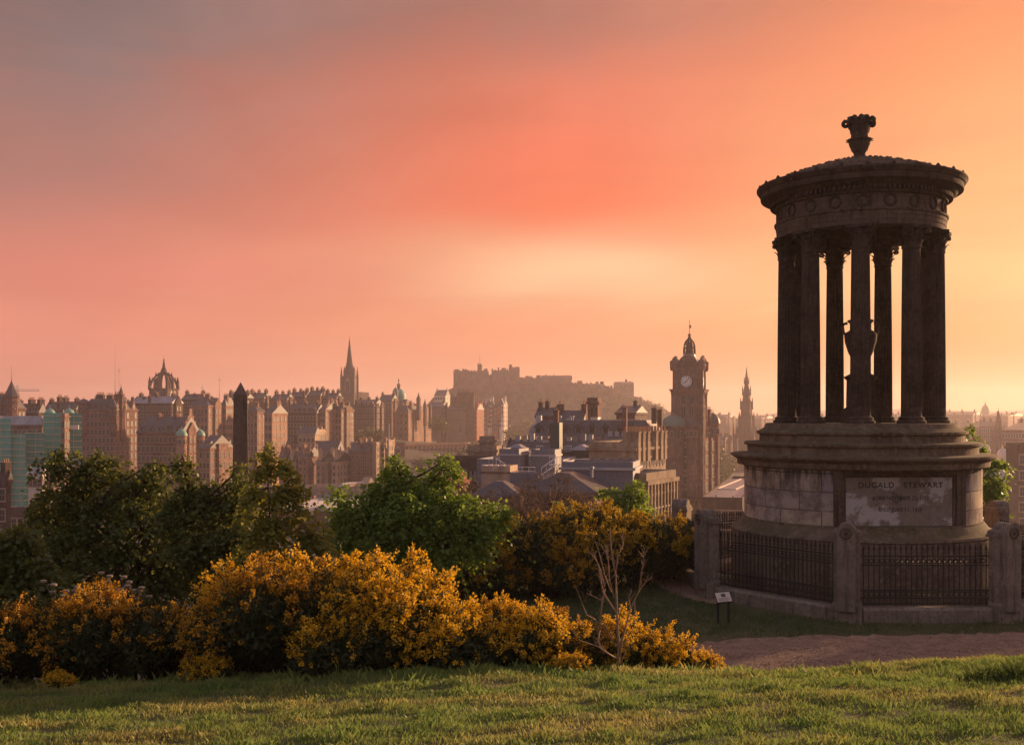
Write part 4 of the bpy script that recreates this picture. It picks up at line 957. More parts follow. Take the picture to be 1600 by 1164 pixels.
    if Y < 260 and roof in ('flat', 'gx', 'hip', 'mans') and La > 6:     # roof clutter on the nearer roofs
        for i in range(int(La/3.2)):
            x, y = -random.uniform(.8, La-.8), random.uniform(.8, max(1.0, min(Lb-.8, 6))); q = random.random()
            zt = h+.25 if roof == 'flat' else h + rh*min(1, y/(Lb/2))*(.9 if roof != 'mans' else 1.4)
            if roof == 'mans': y = max(y, rh*.6); zt = h+rh
            mb = MB()
            if q < .35: mb.lathe([(.16, -.4), (.16, .55), (.26, .6), (.24, .78), (0, .82)], 8, (x, y, zt)); mb.build('vent', M['lead'], o)
            elif q < .6: mb.box((x-.6, y-.4, zt-.4), (x+.6, y+.4, zt+.35)); mb.box((x-.5, y-.3, zt+.35), (x+.5, y+.3, zt+.42), 1); mb.build('skylight', [M['membrane'], M['glass']], o)
            elif q < .8: mb.box((x-.5, y-.45, zt-.4), (x+.5, y+.45, zt+random.uniform(.7, 1.3))); mb.box((x-.56, y-.5, zt+.5), (x+.56, y+.5, zt+.56)); mb.build('air_unit', M[random.choice(('membrane', 'cladding', 'lead'))], o)
            else:
                mb.tube([(x, y, zt-.4), (x, y, zt+2.2)], .025, 4)
                for k in range(4): mb.box((x-.35+.05*k, y-.012, zt+1.5+.18*k), (x+.35-.05*k, y+.012, zt+1.53+.18*k))
                mb.build('aerial', M['steel'], o)
    for g in range(gables):                             # wall-head gables along the lit face
        mb = MB(); gw = min(Lb/gables, 9); y = Lb/gables*(g+.5); w2 = gw*.36; gh = gw*.75
        mb.add([(.08, y-w2, h-.2), (.08, y+w2, h-.2), (.08, y, h+gh), (-1.5, y-w2, h-.2), (-1.5, y+w2, h-.2), (-1.5, y, h+gh)], [(0, 1, 2), (5, 4, 3), (1, 4, 5, 2), (3, 0, 2, 5)])
        mb.box((-.3, y-.2, h+gh-.4), (.1, y+.2, h+gh+1.2)); mb.build('wall_head_gable', M[wall], o)
        w = link('window', WIN, o, (.1, y, h+.3)); w.rotation_euler.z = R(90); w.scale = (1, 1, 1.7)
    return b
def turret(b, x, y, z0, r, z1, ch, mat=None, roofmat='slate', seg=16, dome=False):
    mb = MB(); mb.lathe([(r*.6, z0-1), (r, z0+.4), (r, z1-.4), (r*1.12, z1-.2), (r*1.12, z1+.1)], seg, (x, y, 0), smooth=seg > 10)
    t = mb.build('turret', M[mat or b.wall], b.o); mb = MB()
    if dome: mb.lathe([(r*1.1, z1+.1), (r*1.08, z1+ch*.2), (r*.92, z1+ch*.4), (r*.6, z1+ch*.62), (r*.2, z1+ch*.75), (r*.07, z1+ch*.82), (.05, z1+ch*1.1)], seg, (x, y, 0))
    else: mb.lathe([(r*1.2, z1+.05), (r*.62, z1+ch*.45), (r*.06, z1+ch), (.04, z1+ch*1.2)], seg, (x, y, 0), smooth=seg > 10)
    mb.build('turret_roof', M[roofmat], t)
    for k in range(4):
        w = link('window', WIN, t, (x + r*math.sin(R(k*45-30)), y - r*math.cos(R(k*45-30)), z1-3)); w.rotation_euler.z = R(k*45-30); w.scale = (.7, .6, 1.6)
    return t
C3 = [(.1, .5, 4), (.5, .5, 4), (.9, .5, 4)]; C2 = [(.05, .5, 4), (.95, .5, 4)]

# ---- left edge
bld('dark stone house cut by the left edge below the green scaffolding, one tall chimney', -40, 12, 17, 750, 190, 'sootstone', 'gx', 1.5, (3, 3), (0, 0), 12, [(.1, .5, 3, .9)], name='house')
bld('low dark building with a pale parapet right of the dark stone house', 17, 66, 76, 800, 240, 'sootstone', 'flat', 1, (5, 1), (0, 0), 14, slate='membrane', name='low_building')
bld('small white gabled house with two windows in front of the scaffolding foot', 44, 66, 72, 740, 300, 'render', 'gx', 1.6, (3, 1), (1, 1), 16, ww=(1.5, 2), name='house', slate='membrane')
b = bld('brown hotel block at the far left with a pointed tower, behind the scaffolding', -30, 22, 40, 638, 430, 'brownstone', 'mans', 5, (7, 6), (3, 6), chim=[(.15, .6, 4), (.5, .4, 4)], name='hotel')
t = turret(b, -b.La*.14, 1.2, b.h-6, 2.7, b.h+4.6, 6.5, None, 'slate', 8)
mb = MB(); mb.tube([(-b.La*.14, 1.2, b.h+10.5), (-b.La*.14, 1.2, b.h+17.5)], [.16, .06], 5); mb.build('flagpole', M['steel'], t)
turret(b, -b.La*.42, .8, b.h-5, 1.6, b.h+1.8, 4, None, 'slate', 8)
bld('dark block with rows of chimneys right of the pointed tower', 24, 60, 72, 645, 450, 'sootstone', 'gx', 4, (6, 4), (2, 4), chim=[(.05, .5, 5, 1.2), (.45, .5, 5, 1.2), (.95, .5, 4)], dorm=(4, 0))
bld('dark tenement roofs between the two scaffold domes and the skyline', 70, 118, 132, 640, 520, 'sootstone', 'gx', 4, (7, 3), (2, 3), chim=[(.1, .5, 4, 1.1), (.45, .5, 4, 1.3), (.65, .5, 3, 1.5), (.92, .5, 4)])
# ---- scaffolded hotel
def scaffold(label, segs, Y, psi):
    """netted scaffold: list of (px left, px right, y top, y bottom, net material)"""
    o = None
    for (xl, xr, yt, yb_, mat, dy) in segs:
        c = at(xl, yt, Y+dy)
        if o is None: o = empty('scaffolding', (c.x, Y, ZB), label, 'scaffolding')
        x0 = xat(xl, Y+dy) - o.location.x; x1 = xat(xr, Y+dy) - o.location.x; z1 = zat(yt, Y+dy)-ZB; z0 = max(0, zat(yb_, Y+dy)-ZB); y = dy
        nb = MB(); nx = max(2, int((x1-x0)/1.6)); nz = max(2, int((z1-z0)/1.0)); vs = []
        for k in range(nz+1):
            for i in range(nx+1): vs.append((x0+(x1-x0)*i/nx, y + .12*math.sin(i*1.9+k*.7)*math.sin(k*1.57)+.06*random.uniform(-1, 1), z0+(z1-z0)*k/nz))
        vs2 = [(p[0], p[1]+.05, p[2]) for p in vs]; m = nx+1
        nb.add(vs, [(k*m+i, k*m+i+1, (k+1)*m+i+1, (k+1)*m+i) for k in range(nz) for i in range(nx)], 0, True); nb.add(vs2, [(k*m+i, (k+1)*m+i, (k+1)*m+i+1, k*m+i+1) for k in range(nz) for i in range(nx)], 0, True)
        nb.build('netting', M[mat], o)
        for k in range(int((z1-z0)/2.0)+1):
            p = MB(); p.box((x0-.2, y-.28, z0+k*2.0), (x1+.2, y-.16, z0+k*2.0+.22)); p.build('ledger', M['pole'], o)
        for k in range(int((x1-x0)/3.2)+1):
            p = MB(); p.box((x0+k*3.2-.05, y-.22, z0), (x0+k*3.2+.05, y-.12, z1+1.0)); p.build('standard', M['pole'], o)
    return o
scaffold('green netted scaffolding wrapping the buildings at the left edge, stepped top', [(-30, 17, 654, 792, 'net', 0), (17, 40, 678, 792, 'net', 1.5), (40, 69, 676, 726, 'net2', 5.0), (17, 70, 727, 792, 'net', 6.5), (68, 100, 645, 728, 'net', 9.0), (100, 127, 645, 728, 'net2', 12.0)], 332, 0)
bld('building hidden inside the green scaffolding, domes on its roof', -25, 66, 110, 664, 350, 'brownstone', 'mans', 3, (12, 3), (4, 6), 20, slate='lead', name='building')
sb = bld('narrow white and stone bay rising between the two netted faces of the scaffolding', 96, 101, 108, 650, 338, 'sandstone', 'flat', 1, (1, 5), (2, 5), 26, ww=(1.2, 2.0), name='building')
for px, lab in ((78, 'left of two pale green domes above the scaffolding'), (108, 'right of two pale green domes above the scaffolding')):
    Yd = 352; d = empty('dome', (xat(px, Yd), Yd, zat(648, Yd)), lab, 'dome', 'domes above the scaffolding')
    mb = MB(); mb.lathe([(1.7, -3), (1.7, 0), (1.8, .1), (1.65, .8), (1.2, 1.5), (.5, 1.95), (.1, 2.1), (.06, 3.2)], 16); mb.build('shell', M['copper'], d)
    mb = MB(); mb.lathe([(1.85, -.3), (1.95, -.1), (1.85, .08)], 16); mb.build('cornice_ring', M['trim'], d)
mb = MB(); mb.box((0, 0, 0), (2.6, .3, 1.25)); mb.box((-.1, -.1, 1.25), (2.7, .35, 1.4)); sgn = mb.build('white_panel', M['white'], None, (xat(110, 342), 342, zat(671, 342))); tag(sgn, 'bright white panel hung on the right face of the scaffolding', 'panel')
# crane
cr = empty('tower_crane', (xat(27, 900), 900, ZB), 'thin tower crane far off on the left skyline behind the pointed tower', 'crane'); hh = zat(611, 900)-ZB
mb = MB()
for sx in (-.7, .7):
    for sy in (-.7, .7): mb.box((sx-.15, sy-.15, 0), (sx+.15, sy+.15, hh+5))
mb.build('mast', M['steel'], cr); mb = MB(); mb.box((-6, -.6, hh), (19, -.3, hh+.5)); mb.box((-6, .3, hh), (19, .6, hh+.5)); mb.box((-6, -.2, hh+1.3), (19, .2, hh+1.6)); mb.build('jib', M['steel'], cr)
mb = MB(); mb.box((-6, -1, hh-1.8), (-3.5, 1, hh)); mb.build('counterweight', M['sootstone'], cr)
# ---- big lit block (former newspaper building) and neighbours
b = bld('tall many-windowed block with a spired turret', 128, 178, 215, 640, 430, 'brownstone', 'mans', 4.5, (8, 7), (6, 7), 24, chim=[(.06, .3, 6, 1.3), (.5, .5, 4, 1.2), (.8, .5, 5, 1.3), (.96, .6, 4)], dorm=(6, 0), gables=3, fh=3.3, name='office_block')
turret(b, -.6, b.Lb*.35, b.h-12, 1.9, b.h+3, 6.5, None, 'slate', 8); turret(b, -.4, .4, b.h-10, 1.5, b.h+1.0, 3.5, None, 'slate', 10); turret(b, -b.La+.6, .4, b.h-10, 2.2, b.h+2.5, 2.5, None, 'slate', 10, True)
mb = MB(); mb.tube([(-b.La*.2, 5, b.h+4), (-b.La*.2, 5, b.h+26)], [.12, .05], 5); mb.build('flagpole', M['steel'], b.o)
b = bld('slate-roofed block with a tall lit gable between two green-domed turrets', 214, 283, 312, 676, 400, 'brownstone', 'gx', 6.0, (10, 5), (3, 5), 24, chim=[(.3, .5, 4), (.7, .5, 4)], dorm=(5, 0), name='office_block')
mb = MB(); L = b.Lb
for k, (w, z0, z1) in enumerate(((.38, -1, 2.2), (.28, 2.2, 4.4), (.17, 4.4, 6.4), (.08, 6.4, 9.0))): mb.box((-.8, L*(.5-w), b.h+z0), (.15, L*(.5+w), b.h+z1))
mb.build('stepped_gable', M['sandstone'], b.o); turret(b, 0, .2, b.h-14, 2.0, b.h-1.2, 3.4, 'sandstone', 'copper', 12, True); turret(b, 0, L-.2, b.h-14, 2.0, b.h-1.4, 3.4, 'sandstone', 'copper', 12, True)
bld('long dark block with a pale flat roof under the crown steeple', 205, 268, 286, 630, 520, 'sootstone', 'gx', 3.5, (9, 4), (2, 4), chim=C3, slate='lead')
bld('tall dark block right of the crown steeple', 284, 312, 326, 624, 560, 'sootstone', 'gx', 3, (4, 6), (2, 6), chim=C2)
bld('tall civic block with a glowing right face, left of the obelisk', 296, 325, 352, 634, 500, 'sandstone', 'hip', 4.5, (5, 5), (6, 5), 26, chim=[(.3, .3, 4), (.8, .5, 4)], ww=(1.2, 2.3), fh=3.8, name='civic_building')
bld('second bay of the civic block, showing just left of the obelisk', 346, 353, 366, 634, 512, 'sandstone', 'hip', 4, (1, 5), (4, 5), 26, chim=[(.5, .3, 4)], fh=3.8, name='civic_building')
bld('flat topped block with aerials behind the obelisk', 352, 385, 396, 622, 590, 'sootstone', 'gx', 2.5, (4, 4), (2, 4), chim=C3)
b = bld('lower dormered building with arched ground floor, left of the obelisk', 311, 328, 364, 700, 380, 'sandstone', 'gx', 4.5, (3, 3), (6, 2), 30, dorm=(0, 5), ww=(1.3, 2), name='market_building')
for i in range(4):
    w = link('arched_window', AWIN, b.o, (0.02, b.Lb*(i+.5)/4, b.h-14.5)); w.rotation_euler.z = R(90); w.scale = (3, 1, 4.6)
# ---- crown steeple
Yg = 650; cx_ = xat(256, Yg); st = empty('crown_steeple_church', (cx_, Yg, ZB), 'church tower topped by an open stone crown on the left skyline', 'church', None, R(-14))
zt_ = zat(607, Yg)-ZB; mb = MB(); w = 6.2
mb.box((-w, -w, 0), (w, w, zt_)); mb.box((-w-.4, -w-.4, zt_-1), (w+.4, w+.4, zt_)); mb.build('tower', M['sootstone'], st)
for k in range(4):
    for s in (-1.8, 1.8):
        q = link('belfry_window', AWIN, st, (0, 0, 0)); q.matrix_local = Matrix.Rotation(k*PI/2, 4, 'Z') @ Matrix.Translation((s, -w-.05, zt_-8)) @ Matrix.Diagonal((2.2, 1, 6.5, 1))
for k in range(8):
    a = 2*PI*k/8 + PI/4; r = w*1.35 if k % 2 == 0 else w*.98; mb = MB(); d = Vector((math.sin(a), -math.cos(a), 0)); pts = []
    for i in range(8):
        t = i/7; pts.append(d*(r*(1-t**1.3)+.7*t) + Vector((0, 0, zt_+.5+9.0*math.sin(t*PI/2))))
    mb.tube(pts, [.85, .75, .7, .65, .6, .6, .6, .7], 5, 0, False); mb.frustum((d.x*r, d.y*r, zt_-.5), .8, .8, .6, .6, 4.5); mb.frustum((d.x*r, d.y*r, zt_+4), .7, .7, .05, .05, 3.4)
    for t in (2, 4): mb.frustum((pts[t].x, pts[t].y, pts[t].z), .4, .4, .05, .05, 2.6)
    mb.build('flying_rib', M['sootstone'], st)
mb = MB(); mb.frustum((0, 0, zt_+8.2), 1.5, 1.5, 1.3, 1.3, 3); mb.lathe([(1.7, 11), (1.2, 12.5), (.9, 13), (.7, 15), (.25, 17), (.6, 17.4), (.1, 18), (.05, 20.5)], 8, (0, 0, zt_)); mb.build('pinnacle', M['sootstone'], st)
# ---- obelisk
Yo = 180; ob = empty('obelisk', (xat(376, Yo), Yo, ZB), 'tall dark stone obelisk rising behind the trees, left of centre', 'obelisk', None, R(12))
zt_ = zat(617, Yo)-ZB; za = zat(597, Yo)-ZB; w1 = 12.2/F*Yo*.84; w0 = 15/F*Yo*.84
mb = MB(); mb.frustum((0, 0, 0), w0*1.12, w0*1.12, w1, w1, zt_); mb.build('shaft', stone_mat('obelisk_stone', (0.05, 0.036, 0.032), (0.1, 0.07, 0.055), (0.14, 0.1, 0.075), 0.25, 0.9, 0.3, 0.05, 0, 0.8), ob)
mb = MB(); mb.frustum((0, 0, zt_), w1, w1, .02, .02, za-zt_); mb.build('pyramidion', M['sootstone'], ob)
mb = MB(); mb.box((-4, -4, -1), (4, 4, 6)); mb.box((-3.2, -3.2, 6), (3.2, 3.2, 8)); mb.build('pedestal', M['sootstone'], ob)
# ---- old town, middle
bld('pale narrow block just right of the obelisk', 386, 402, 415, 643, 490, 'sandstone', 'hip', 2.5, (3, 5), (2, 5), chim=[(.5, .5, 4)])
b = bld('gabled block with a bright pedimented right face, second right of the obelisk', 413, 425, 449, 646, 470, 'sandstone', 'gx', 4, (2, 5), (4, 5), 26, chim=[(.1, .4, 4)], gables=1)
ROW = [(386, 412, 424, 622, 620), (424, 448, 460, 624, 612), (452, 476, 488, 620, 640), (480, 500, 512, 618, 630), (505, 525, 536, 622, 620)]
RL = ['skyline tenement right behind the obelisk tip', 'skyline tenement with three chimneys above the pedimented block', 'skyline tenement with a lit end wall in the middle of the ridge', 'skyline tenement on the ridge left of the tall spire', 'skyline tenement at the foot of the tall spire']
for (a, b_, c_, y, Y), lab in zip(ROW, RL): bld(lab, a, b_, c_, y, Y, random.choice(['sootstone', 'brownstone']), 'gx', 3.2, (4, 4), (2, 4), 22, chim=[(.08, .5, 5, 1.1), (.5, .5, 4), (.92, .5, 5, 1.1)])
bld('broad dark tenement with a slate roof above the small pale house', 449, 494, 508, 645, 540, 'sootstone', 'gx', 4.5, (9, 5), (2, 5), 22, chim=C3, dorm=(6, 0))
b = bld('ornate gabled tenement lit on its right, below the tall spire', 500, 508, 532, 640, 520, 'sandstone', 'gx', 4, (2, 6), (5, 6), 30, gables=2, chim=[(.2, .5, 4)], fh=3.1)
bld('flat-headed lit tenement joined right of the ornate gabled one', 524, 533, 553, 641, 528, 'sandstone', 'hip', 2.5, (2, 6), (4, 6), 30, chim=[(.3, .2, 4), (.7, .8, 4)], fh=3.1)
bld('small pale house with a slate roof amid the dark tenements', 466, 492, 500, 678, 455, 'palestone', 'gx', 3, (4, 2), (1, 2), 22, ww=(1, 1.5), name='house')
bld('stub of glowing orange wall with chimneys right of the small pale house', 494, 499, 508, 674, 460, 'palestone', 'flat', 1, (1, 2), (2, 2), 28, chim=[(.5, .5, 3, .8)], name='house')
bld('long low slate-roofed hall above the lower row of lit houses', 488, 526, 537, 704, 445, 'brownstone', 'gx', 4, (6, 2), (1, 2), 20, slate='slate', name='hall')
bld('dark tenements on the ridge between the tall spire and the domed bank', 553, 584, 600, 634, 640, 'sootstone', 'gx', 4, (6, 4), (3, 4), 22, chim=C3, dorm=(4, 0))
bld('ridge tenement peeping over the left wing of the domed bank', 592, 612, 622, 626, 690, 'brownstone', 'gx', 4, (4, 3), (2, 3), 22, chim=C2)
LOW = [(436, 447, 457, 716, 440, 'sandstone', 'gx', 1), (450, 462, 471, 722, 432, 'palestone', 'gx', 0), (466, 480, 501, 714, 430, 'sandstone', 'gx', 2), (494, 501, 525, 722, 428, 'palestone', 'gx', 0), (518, 526, 551, 722, 430, 'palestone', 'gx', 2), (586, 588, 599, 694, 436, 'palestone', 'flat', 0), (597, 600, 616, 693, 440, 'palestone', 'flat', 0), (548, 575, 586, 706, 434, 'brownstone', 'gx', 2)]
LL = ['leftmost house of the lower lit row, partly behind the yellow-green tree', 'narrow pale house second in the lower lit row', 'gabled house third in the lower lit row', 'plain pale house with a slate roof in the middle of the lower lit row', 'pointed-gabled pale house of the lower lit row, with two tall gables', 'narrow pale flat-topped house near the right end of the lower row', 'pale flat-topped house with white attic at the right end of the lower row', 'dark-fronted gabled house in the lower row, left of the flat-topped pair']
for (a, b_, c_, y, Y, w_, rf, g), lab in zip(LOW, LL): bld(lab, a, b_, c_, y, Y, w_, rf, 4, (max(1, int((b_-a)/6)), 5), (max(2, int((c_-b_)/5)), 5), 30, chim=[(.5, .15, 4, .9), (.5, .9, 4, .9)], gables=g, fh=2.7, ww=(.9, 1.5))
b = bld('little turreted house with a dark witch-hat roof left in the lower row', 446, 455, 462, 708, 450, 'brownstone', 'gx', 3, (2, 3), (1, 3), 25, name='house'); turret(b, -2, .5, b.h-6, 2.0, b.h, 5.5, None, 'slate', 8)
# ---- tall spire
Yh = 850; sp = empty('spired_church', (xat(546, Yh), Yh, ZB), 'dark gothic church with the tall needle spire on the ridge', 'church', None, R(-10))
zt_ = zat(588, Yh)-ZB; zs = zat(575, Yh)-ZB; za = zat(528, Yh)-ZB; w = 5.0
mb = MB(); mb.box((-w, -w, 0), (w, w, zt_))
for sx in (-1, 1):
    for sy in (-1, 1): mb.frustum((sx*w, sy*w, 0), 1.1, 1.1, .75, .75, zt_); mb.frustum((sx*w, sy*w, zt_), .75, .75, .05, .05, 8)
mb.build('tower', M['sootstone'], sp); mb = MB(); mb.lathe([(4.9, zt_), (3.4, zs), (2.5, zs+4), (.1, za), (.05, za+2)], 8, smooth=False)
mb.build('spire', M['sootstone'], sp)
for k in range(4):
    mb = MB(); Mk = Matrix.Rotation(k*PI/2, 4, 'Z'); mb.frustum((0, -4.1, zt_), 1.3, .6, 1.1, .6, 4, 0, Mk); mb.frustum((0, -4.1, zt_+4), 1.3, .6, .05, .05, 4, 0, Mk); mb.build('lucarne', M['sootstone'], sp)
    q = link('belfry_window', AWIN, sp); q.matrix_local = Mk @ Matrix.Translation((0, -w-.05, zt_-13)) @ Matrix.Diagonal((3.2, 1, 10, 1))
mb = MB(); mb.box((-6, 5, 0), (6, 32, zat(612, Yh)-ZB)); mb.add([(-6.3, 4.5, 27+8), (6.3, 4.5, 35), (0, 4.5, 44), (-6.3, 32, 35), (6.3, 32, 35), (0, 32, 44)], [(0, 1, 2), (5, 4, 3), (1, 4, 5, 2), (3, 0, 2, 5)]); mb.build('nave', M['sootstone'], sp)
# ---- domed bank
b = bld('grand domed bank building above the arcaded terrace, lit on its right wing', 566, 638, 674, 643, 700, 'sandstone', 'mans', 4, (10, 4), (5, 4), 26, ww=(1.4, 2.4), fh=4.2, chim=[(.2, .7, 3), (.9, .6, 3)], name='bank')
bld('upper attic storey of the domed bank', 596, 630, 648, 632, 712, 'sandstone', 'mans', 3, (6, 2), (3, 2), 26, name='bank')
for px, py, s in ((654, 624, .7), (664, 633, .55), (641, 636, .6), (587, 636, .6), (672, 637, .5)):
    l = at(px, py, 705+(px-640)*.4) - b.o.location; l = Matrix.Rotation(R(17), 4, 'Z') @ l; mb = MB(); mb.frustum((l.x, l.y, l.z-14), 1.7*s, 1.7*s, 1.6*s, 1.6*s, 14); mb.frustum((l.x, l.y, l.z), 1.9*s, 1.9*s, .8*s, .8*s, 2); mb.frustum((l.x, l.y, l.z+2), .8*s, .8*s, .05, .05, 4*s); mb.build('corner_tower', M['brownstone'], b.o)
d = empty('bank_dome', (xat(623, 722), 722, zat(621, 722)), 'green dome with a figure-topped lantern over the bank', 'dome')
mb = MB(); mb.lathe([(4.9, -8), (4.9, 0), (5.2, .2), (5.1, .8), (4.7, 2.4), (3.8, 4.2), (2.2, 5.5), (1.2, 5.9)], 20); mb.build('shell', M['copper'], d)
mb = MB(); mb.lathe([(1.2, 5.5), (1.1, 8), (1.4, 8.2), (1.0, 9.2), (.3, 9.8), (.25, 11), (.5, 11.4), (.1, 13)], 10); mb.build('lantern', M['sandstone'], d)
d = empty('bank_dome', (xat(618, 716), 716, zat(613, 716)), 'small darker cupola just left of the green bank dome', 'dome'); mb = MB(); mb.lathe([(1.8, -6), (1.8, 0), (2.0, .1), (1.6, 1.6), (.7, 2.8), (.1, 3.2), (.06, 4.4)], 14); mb.build('shell', M['greycopper'], d)
# arcaded terrace below the bank
tw = empty('arcaded_terrace', (xat(630, 640), 640, ZB), 'long arcaded retaining terrace with a lit parapet below the domed bank', 'terrace', None, R(52))
hh = zat(697, 640)-ZB; mb = MB(); mb.box((0, 0, 0), (92, 4, hh)); mb.box((-.3, -.5, hh), (92.3, 1, hh+1.3)); mb.build('wall', M['brownstone'], tw)
for k in range(24):
    q = link('arch', AWIN, tw, (2+k*3.8, -.02, hh-6)); q.scale = (2.4, 1, 4.5)
    mb = MB(); mb.box((-.4, -.7, 0), (.4, -.02, hh)); mb.build('pier', M['brownstone'], tw, (k*3.8+.1, 0, 0))
tw2 = empty('terrace_wall', (xat(608, 600), 600, ZB), 'stone terrace front with tall arches facing the valley under the bank', 'terrace', None, R(18)); hh = zat(694, 600)-ZB
mb = MB(); mb.box((-18, 0, 0), (9, 6, hh)); mb.box((-18.3, -.4, hh), (9.3, .8, hh+1.2)); mb.build('wall', M['brownstone'], tw2)
for k in range(6): q = link('arch', AWIN, tw2, (-16+k*4.2, -.02, hh-8)); q.scale = (2.6, 1, 6)
# ---- college, ramsay, far houses
bld('white gabled house perched on the ridge below the castle battery', 679, 696, 703, 618, 900, 'render', 'gx', 5, (4, 2), (1, 2), 18, ww=(1.2, 1.8), chim=C2, name='house')
bld('brown house group between the bank and the college towers', 670, 690, 699, 636, 800, 'sootstone', 'gx', 4, (4, 3), (2, 3), 18, chim=C2, name='house')
b = bld('dark gothic college with slender pinnacled towers under the castle', 698, 727, 741, 640, 800, 'sootstone', 'gx', 5, (6, 6), (3, 6), 24, fh=4, ww=(1.2, 2.6), name='college')
for px in (712, 722, 728, 737):
    l = Matrix.Rotation(R(15), 4, 'Z') @ (at(px, 620 if px < 720 else 613, 806) - b.o.location); mb = MB(); mb.box((l.x-2.2, l.y-2.2, 0), (l.x+2.2, l.y+2.2, l.z))
    for sx in (-1, 1):
        for sy in (-1, 1): mb.frustum((l.x+sx*2.1, l.y+sy*2.1, l.z-6), .55, .55, .5, .5, 6); mb.frustum((l.x+sx*2.1, l.y+sy*2.1, l.z), .5, .5, .04, .04, 3.5)
    mb.build('pinnacled_tower', M['sootstone'], b.o)
bld('orange-lit wing to the right of the college towers', 738, 745, 756, 640, 805, 'redstone', 'gx', 5, (2, 5), (3, 5), 26, gables=2, name='college')
RG = [(752, 758, 764, 638, 'render', 'cream gabled house at the left of the white and red group under the castle'), (762, 768, 773, 633, 'render', 'tall white gabled house in the middle of the white and red group'), (771, 777, 782, 638, 'redstone', 'red gabled house in the white and red group'), (780, 787, 793, 632, 'render', 'white house with red gable at the right end of the white and red group')]
for a, b_, c_, y, w_, lab in RG:
    b = bld(lab, a, b_, c_, y, 860, w_, 'gy', 5, (2, 5), (2, 5), 24, chim=[(.2, .5, 3, 1.2)], gables=1, name='house', cornice=False, zb=-20)
    if w_ == 'render': turret(b, -b.La, 0, b.h-12, 1.8, b.h-2, 5, 'redstone', 'slate', 10)
fp_ = empty('flagpole', (xat(784, 400), 400, ZB), 'lone pale flagpole in the valley below the white and red houses', 'flagpole'); mb = MB(); mb.tube([(0, 0, 0), (0, 0, zat(649, 400)-ZB)], [.35, .14], 6); mb.build('pole', M['white'], fp_); mb = MB(); mb.lathe([(0, 0), (.3, .25), (0, .5)], 8, (0, 0, zat(649, 400)-ZB)); mb.build('finial', M['gold'], fp_)
fp_ = empty('flagpole', (xat(608, 420), 420, ZB), 'thin flagpole left of the bank, above the lower lit row', 'flagpole'); mb = MB(); mb.tube([(0, 0, 0), (0, 0, zat(662, 420)-ZB)], [.2, .1], 6); mb.build('pole', M['white'], fp_)
for px, y0, y1, Y, lab in ((186, 574, 630, 520, 'tall thin mast behind the spired turret on the left skyline'), (343, 588, 622, 560, 'thin aerial mast on the skyline left of the obelisk'), (316, 600, 622, 560, 'short aerial left of the civic block')):
    o = empty('aerial_mast', (xat(px, Y), Y, zat(y1+14, Y)), lab, 'mast'); mb = MB(); mb.tube([(0, 0, 0), (0, 0, zat(y0, Y)-zat(y1+14, Y))], [.16, .07], 5); mb.box((-.8, -.1, zat(y0+6, Y)-zat(y1+14, Y)), (.8, .1, zat(y0+6, Y)-zat(y1+14, Y)+.15)); mb.build('pole', M['steel'], o)
# ---- castle and its rock
def rock_h(x, y):
    cx, cy = 38, 1215; dx_, dy_ = (x-cx), (y-cy); rx = np.where(dx_ > 0, 140, 118); q = np.sqrt((dx_/rx)**2 + (dy_/85)**2)
    top = np.where(x < 20, 34, 32 - (x-20)*.13); base = -34
    f = 1 - sstep(.78, 1.75, q); cr = 5.0*lumps(x, y, 46, 31) + 3.2*lumps(x, y, 19, 32)
    return base + (top-base)*f + cr*np.clip(f*(1-f)*4, 0, 1)
tag(link('castle_rock', grid_mesh('castle_rock', np.linspace(-200, 300, 110), np.linspace(1040, 1400, 80), rock_h, [M['rock']])), kind='structure')
ca = empty('castle', (xat(860, 1150), 1150, 20), 'hazy castle with ramparts and towers on its rock in the centre', 'castle')
def cblock(nm, xl, xr, yt, yb_, Y, dep, wall='brownstone', ridge=0, mer=True, wn=0, steps=None):
    mb = MB(); x0, x1 = xat(xl, Y)-ca.location.x, xat(xr, Y)-ca.location.x; z1, z0 = zat(yt, Y)-20, zat(yb_, Y)-20; y = Y-1150
    mb.box((x0, y, z0), (x1, y+dep, z1))
    if ridge: mb.add([(x0, y, z1), (x1, y, z1), (x1, y+dep, z1), (x0, y+dep, z1), (x0, y+dep/2, z1+ridge), (x1, y+dep/2, z1+ridge)], [(0, 1, 5, 4), (2, 3, 4, 5), (1, 2, 5), (3, 0, 4)])
    elif mer:
        n = max(2, int((x1-x0)/3)); w = (x1-x0)/n
        for k in range(n): mb.box((x0+k*w, y, z1), (x0+k*w+w*.55, y+.9, z1+1.1))
    o = mb.build(nm, M[wall], ca)
    for k in range(wn):
        q = link('window', WIN, o, (x0+(x1-x0)*(k+.5)/wn, y, z1-5)); q.scale = (1.6, 1, 2.6)
    return o
cblock('battery', 708, 768, 604, 640, 1125, 40, 'brownstone'); cblock('palace_block', 708.5, 763, 580, 606, 1140, 22, wn=8); cblock('chimney', 710.5, 717, 577, 581, 1142, 5, mer=False); cblock('stair_tower', 722, 731, 578, 584, 1142, 8)
t_ = cblock('flag_tower', 746, 753, 569.5, 584, 1145, 7); mb = MB(); x = xat(749.5, 1148)-ca.location.x; mb.tube([(x, 0, zat(570, 1148)-20), (x, 0, zat(553, 1148)-20)], .2, 5); mb.build('flagpole', M['steel'], ca)
cblock('great_hall', 762, 769, 586, 608, 1150, 20); cblock('memorial_hall', 768, 796, 579, 608, 1150, 25, wn=5); cblock('chapel', 795, 812, 577, 608, 1155, 25, ridge=3, wn=2); cblock('gable_tower', 795.5, 800, 571.5, 590, 1153, 8, ridge=1.5)
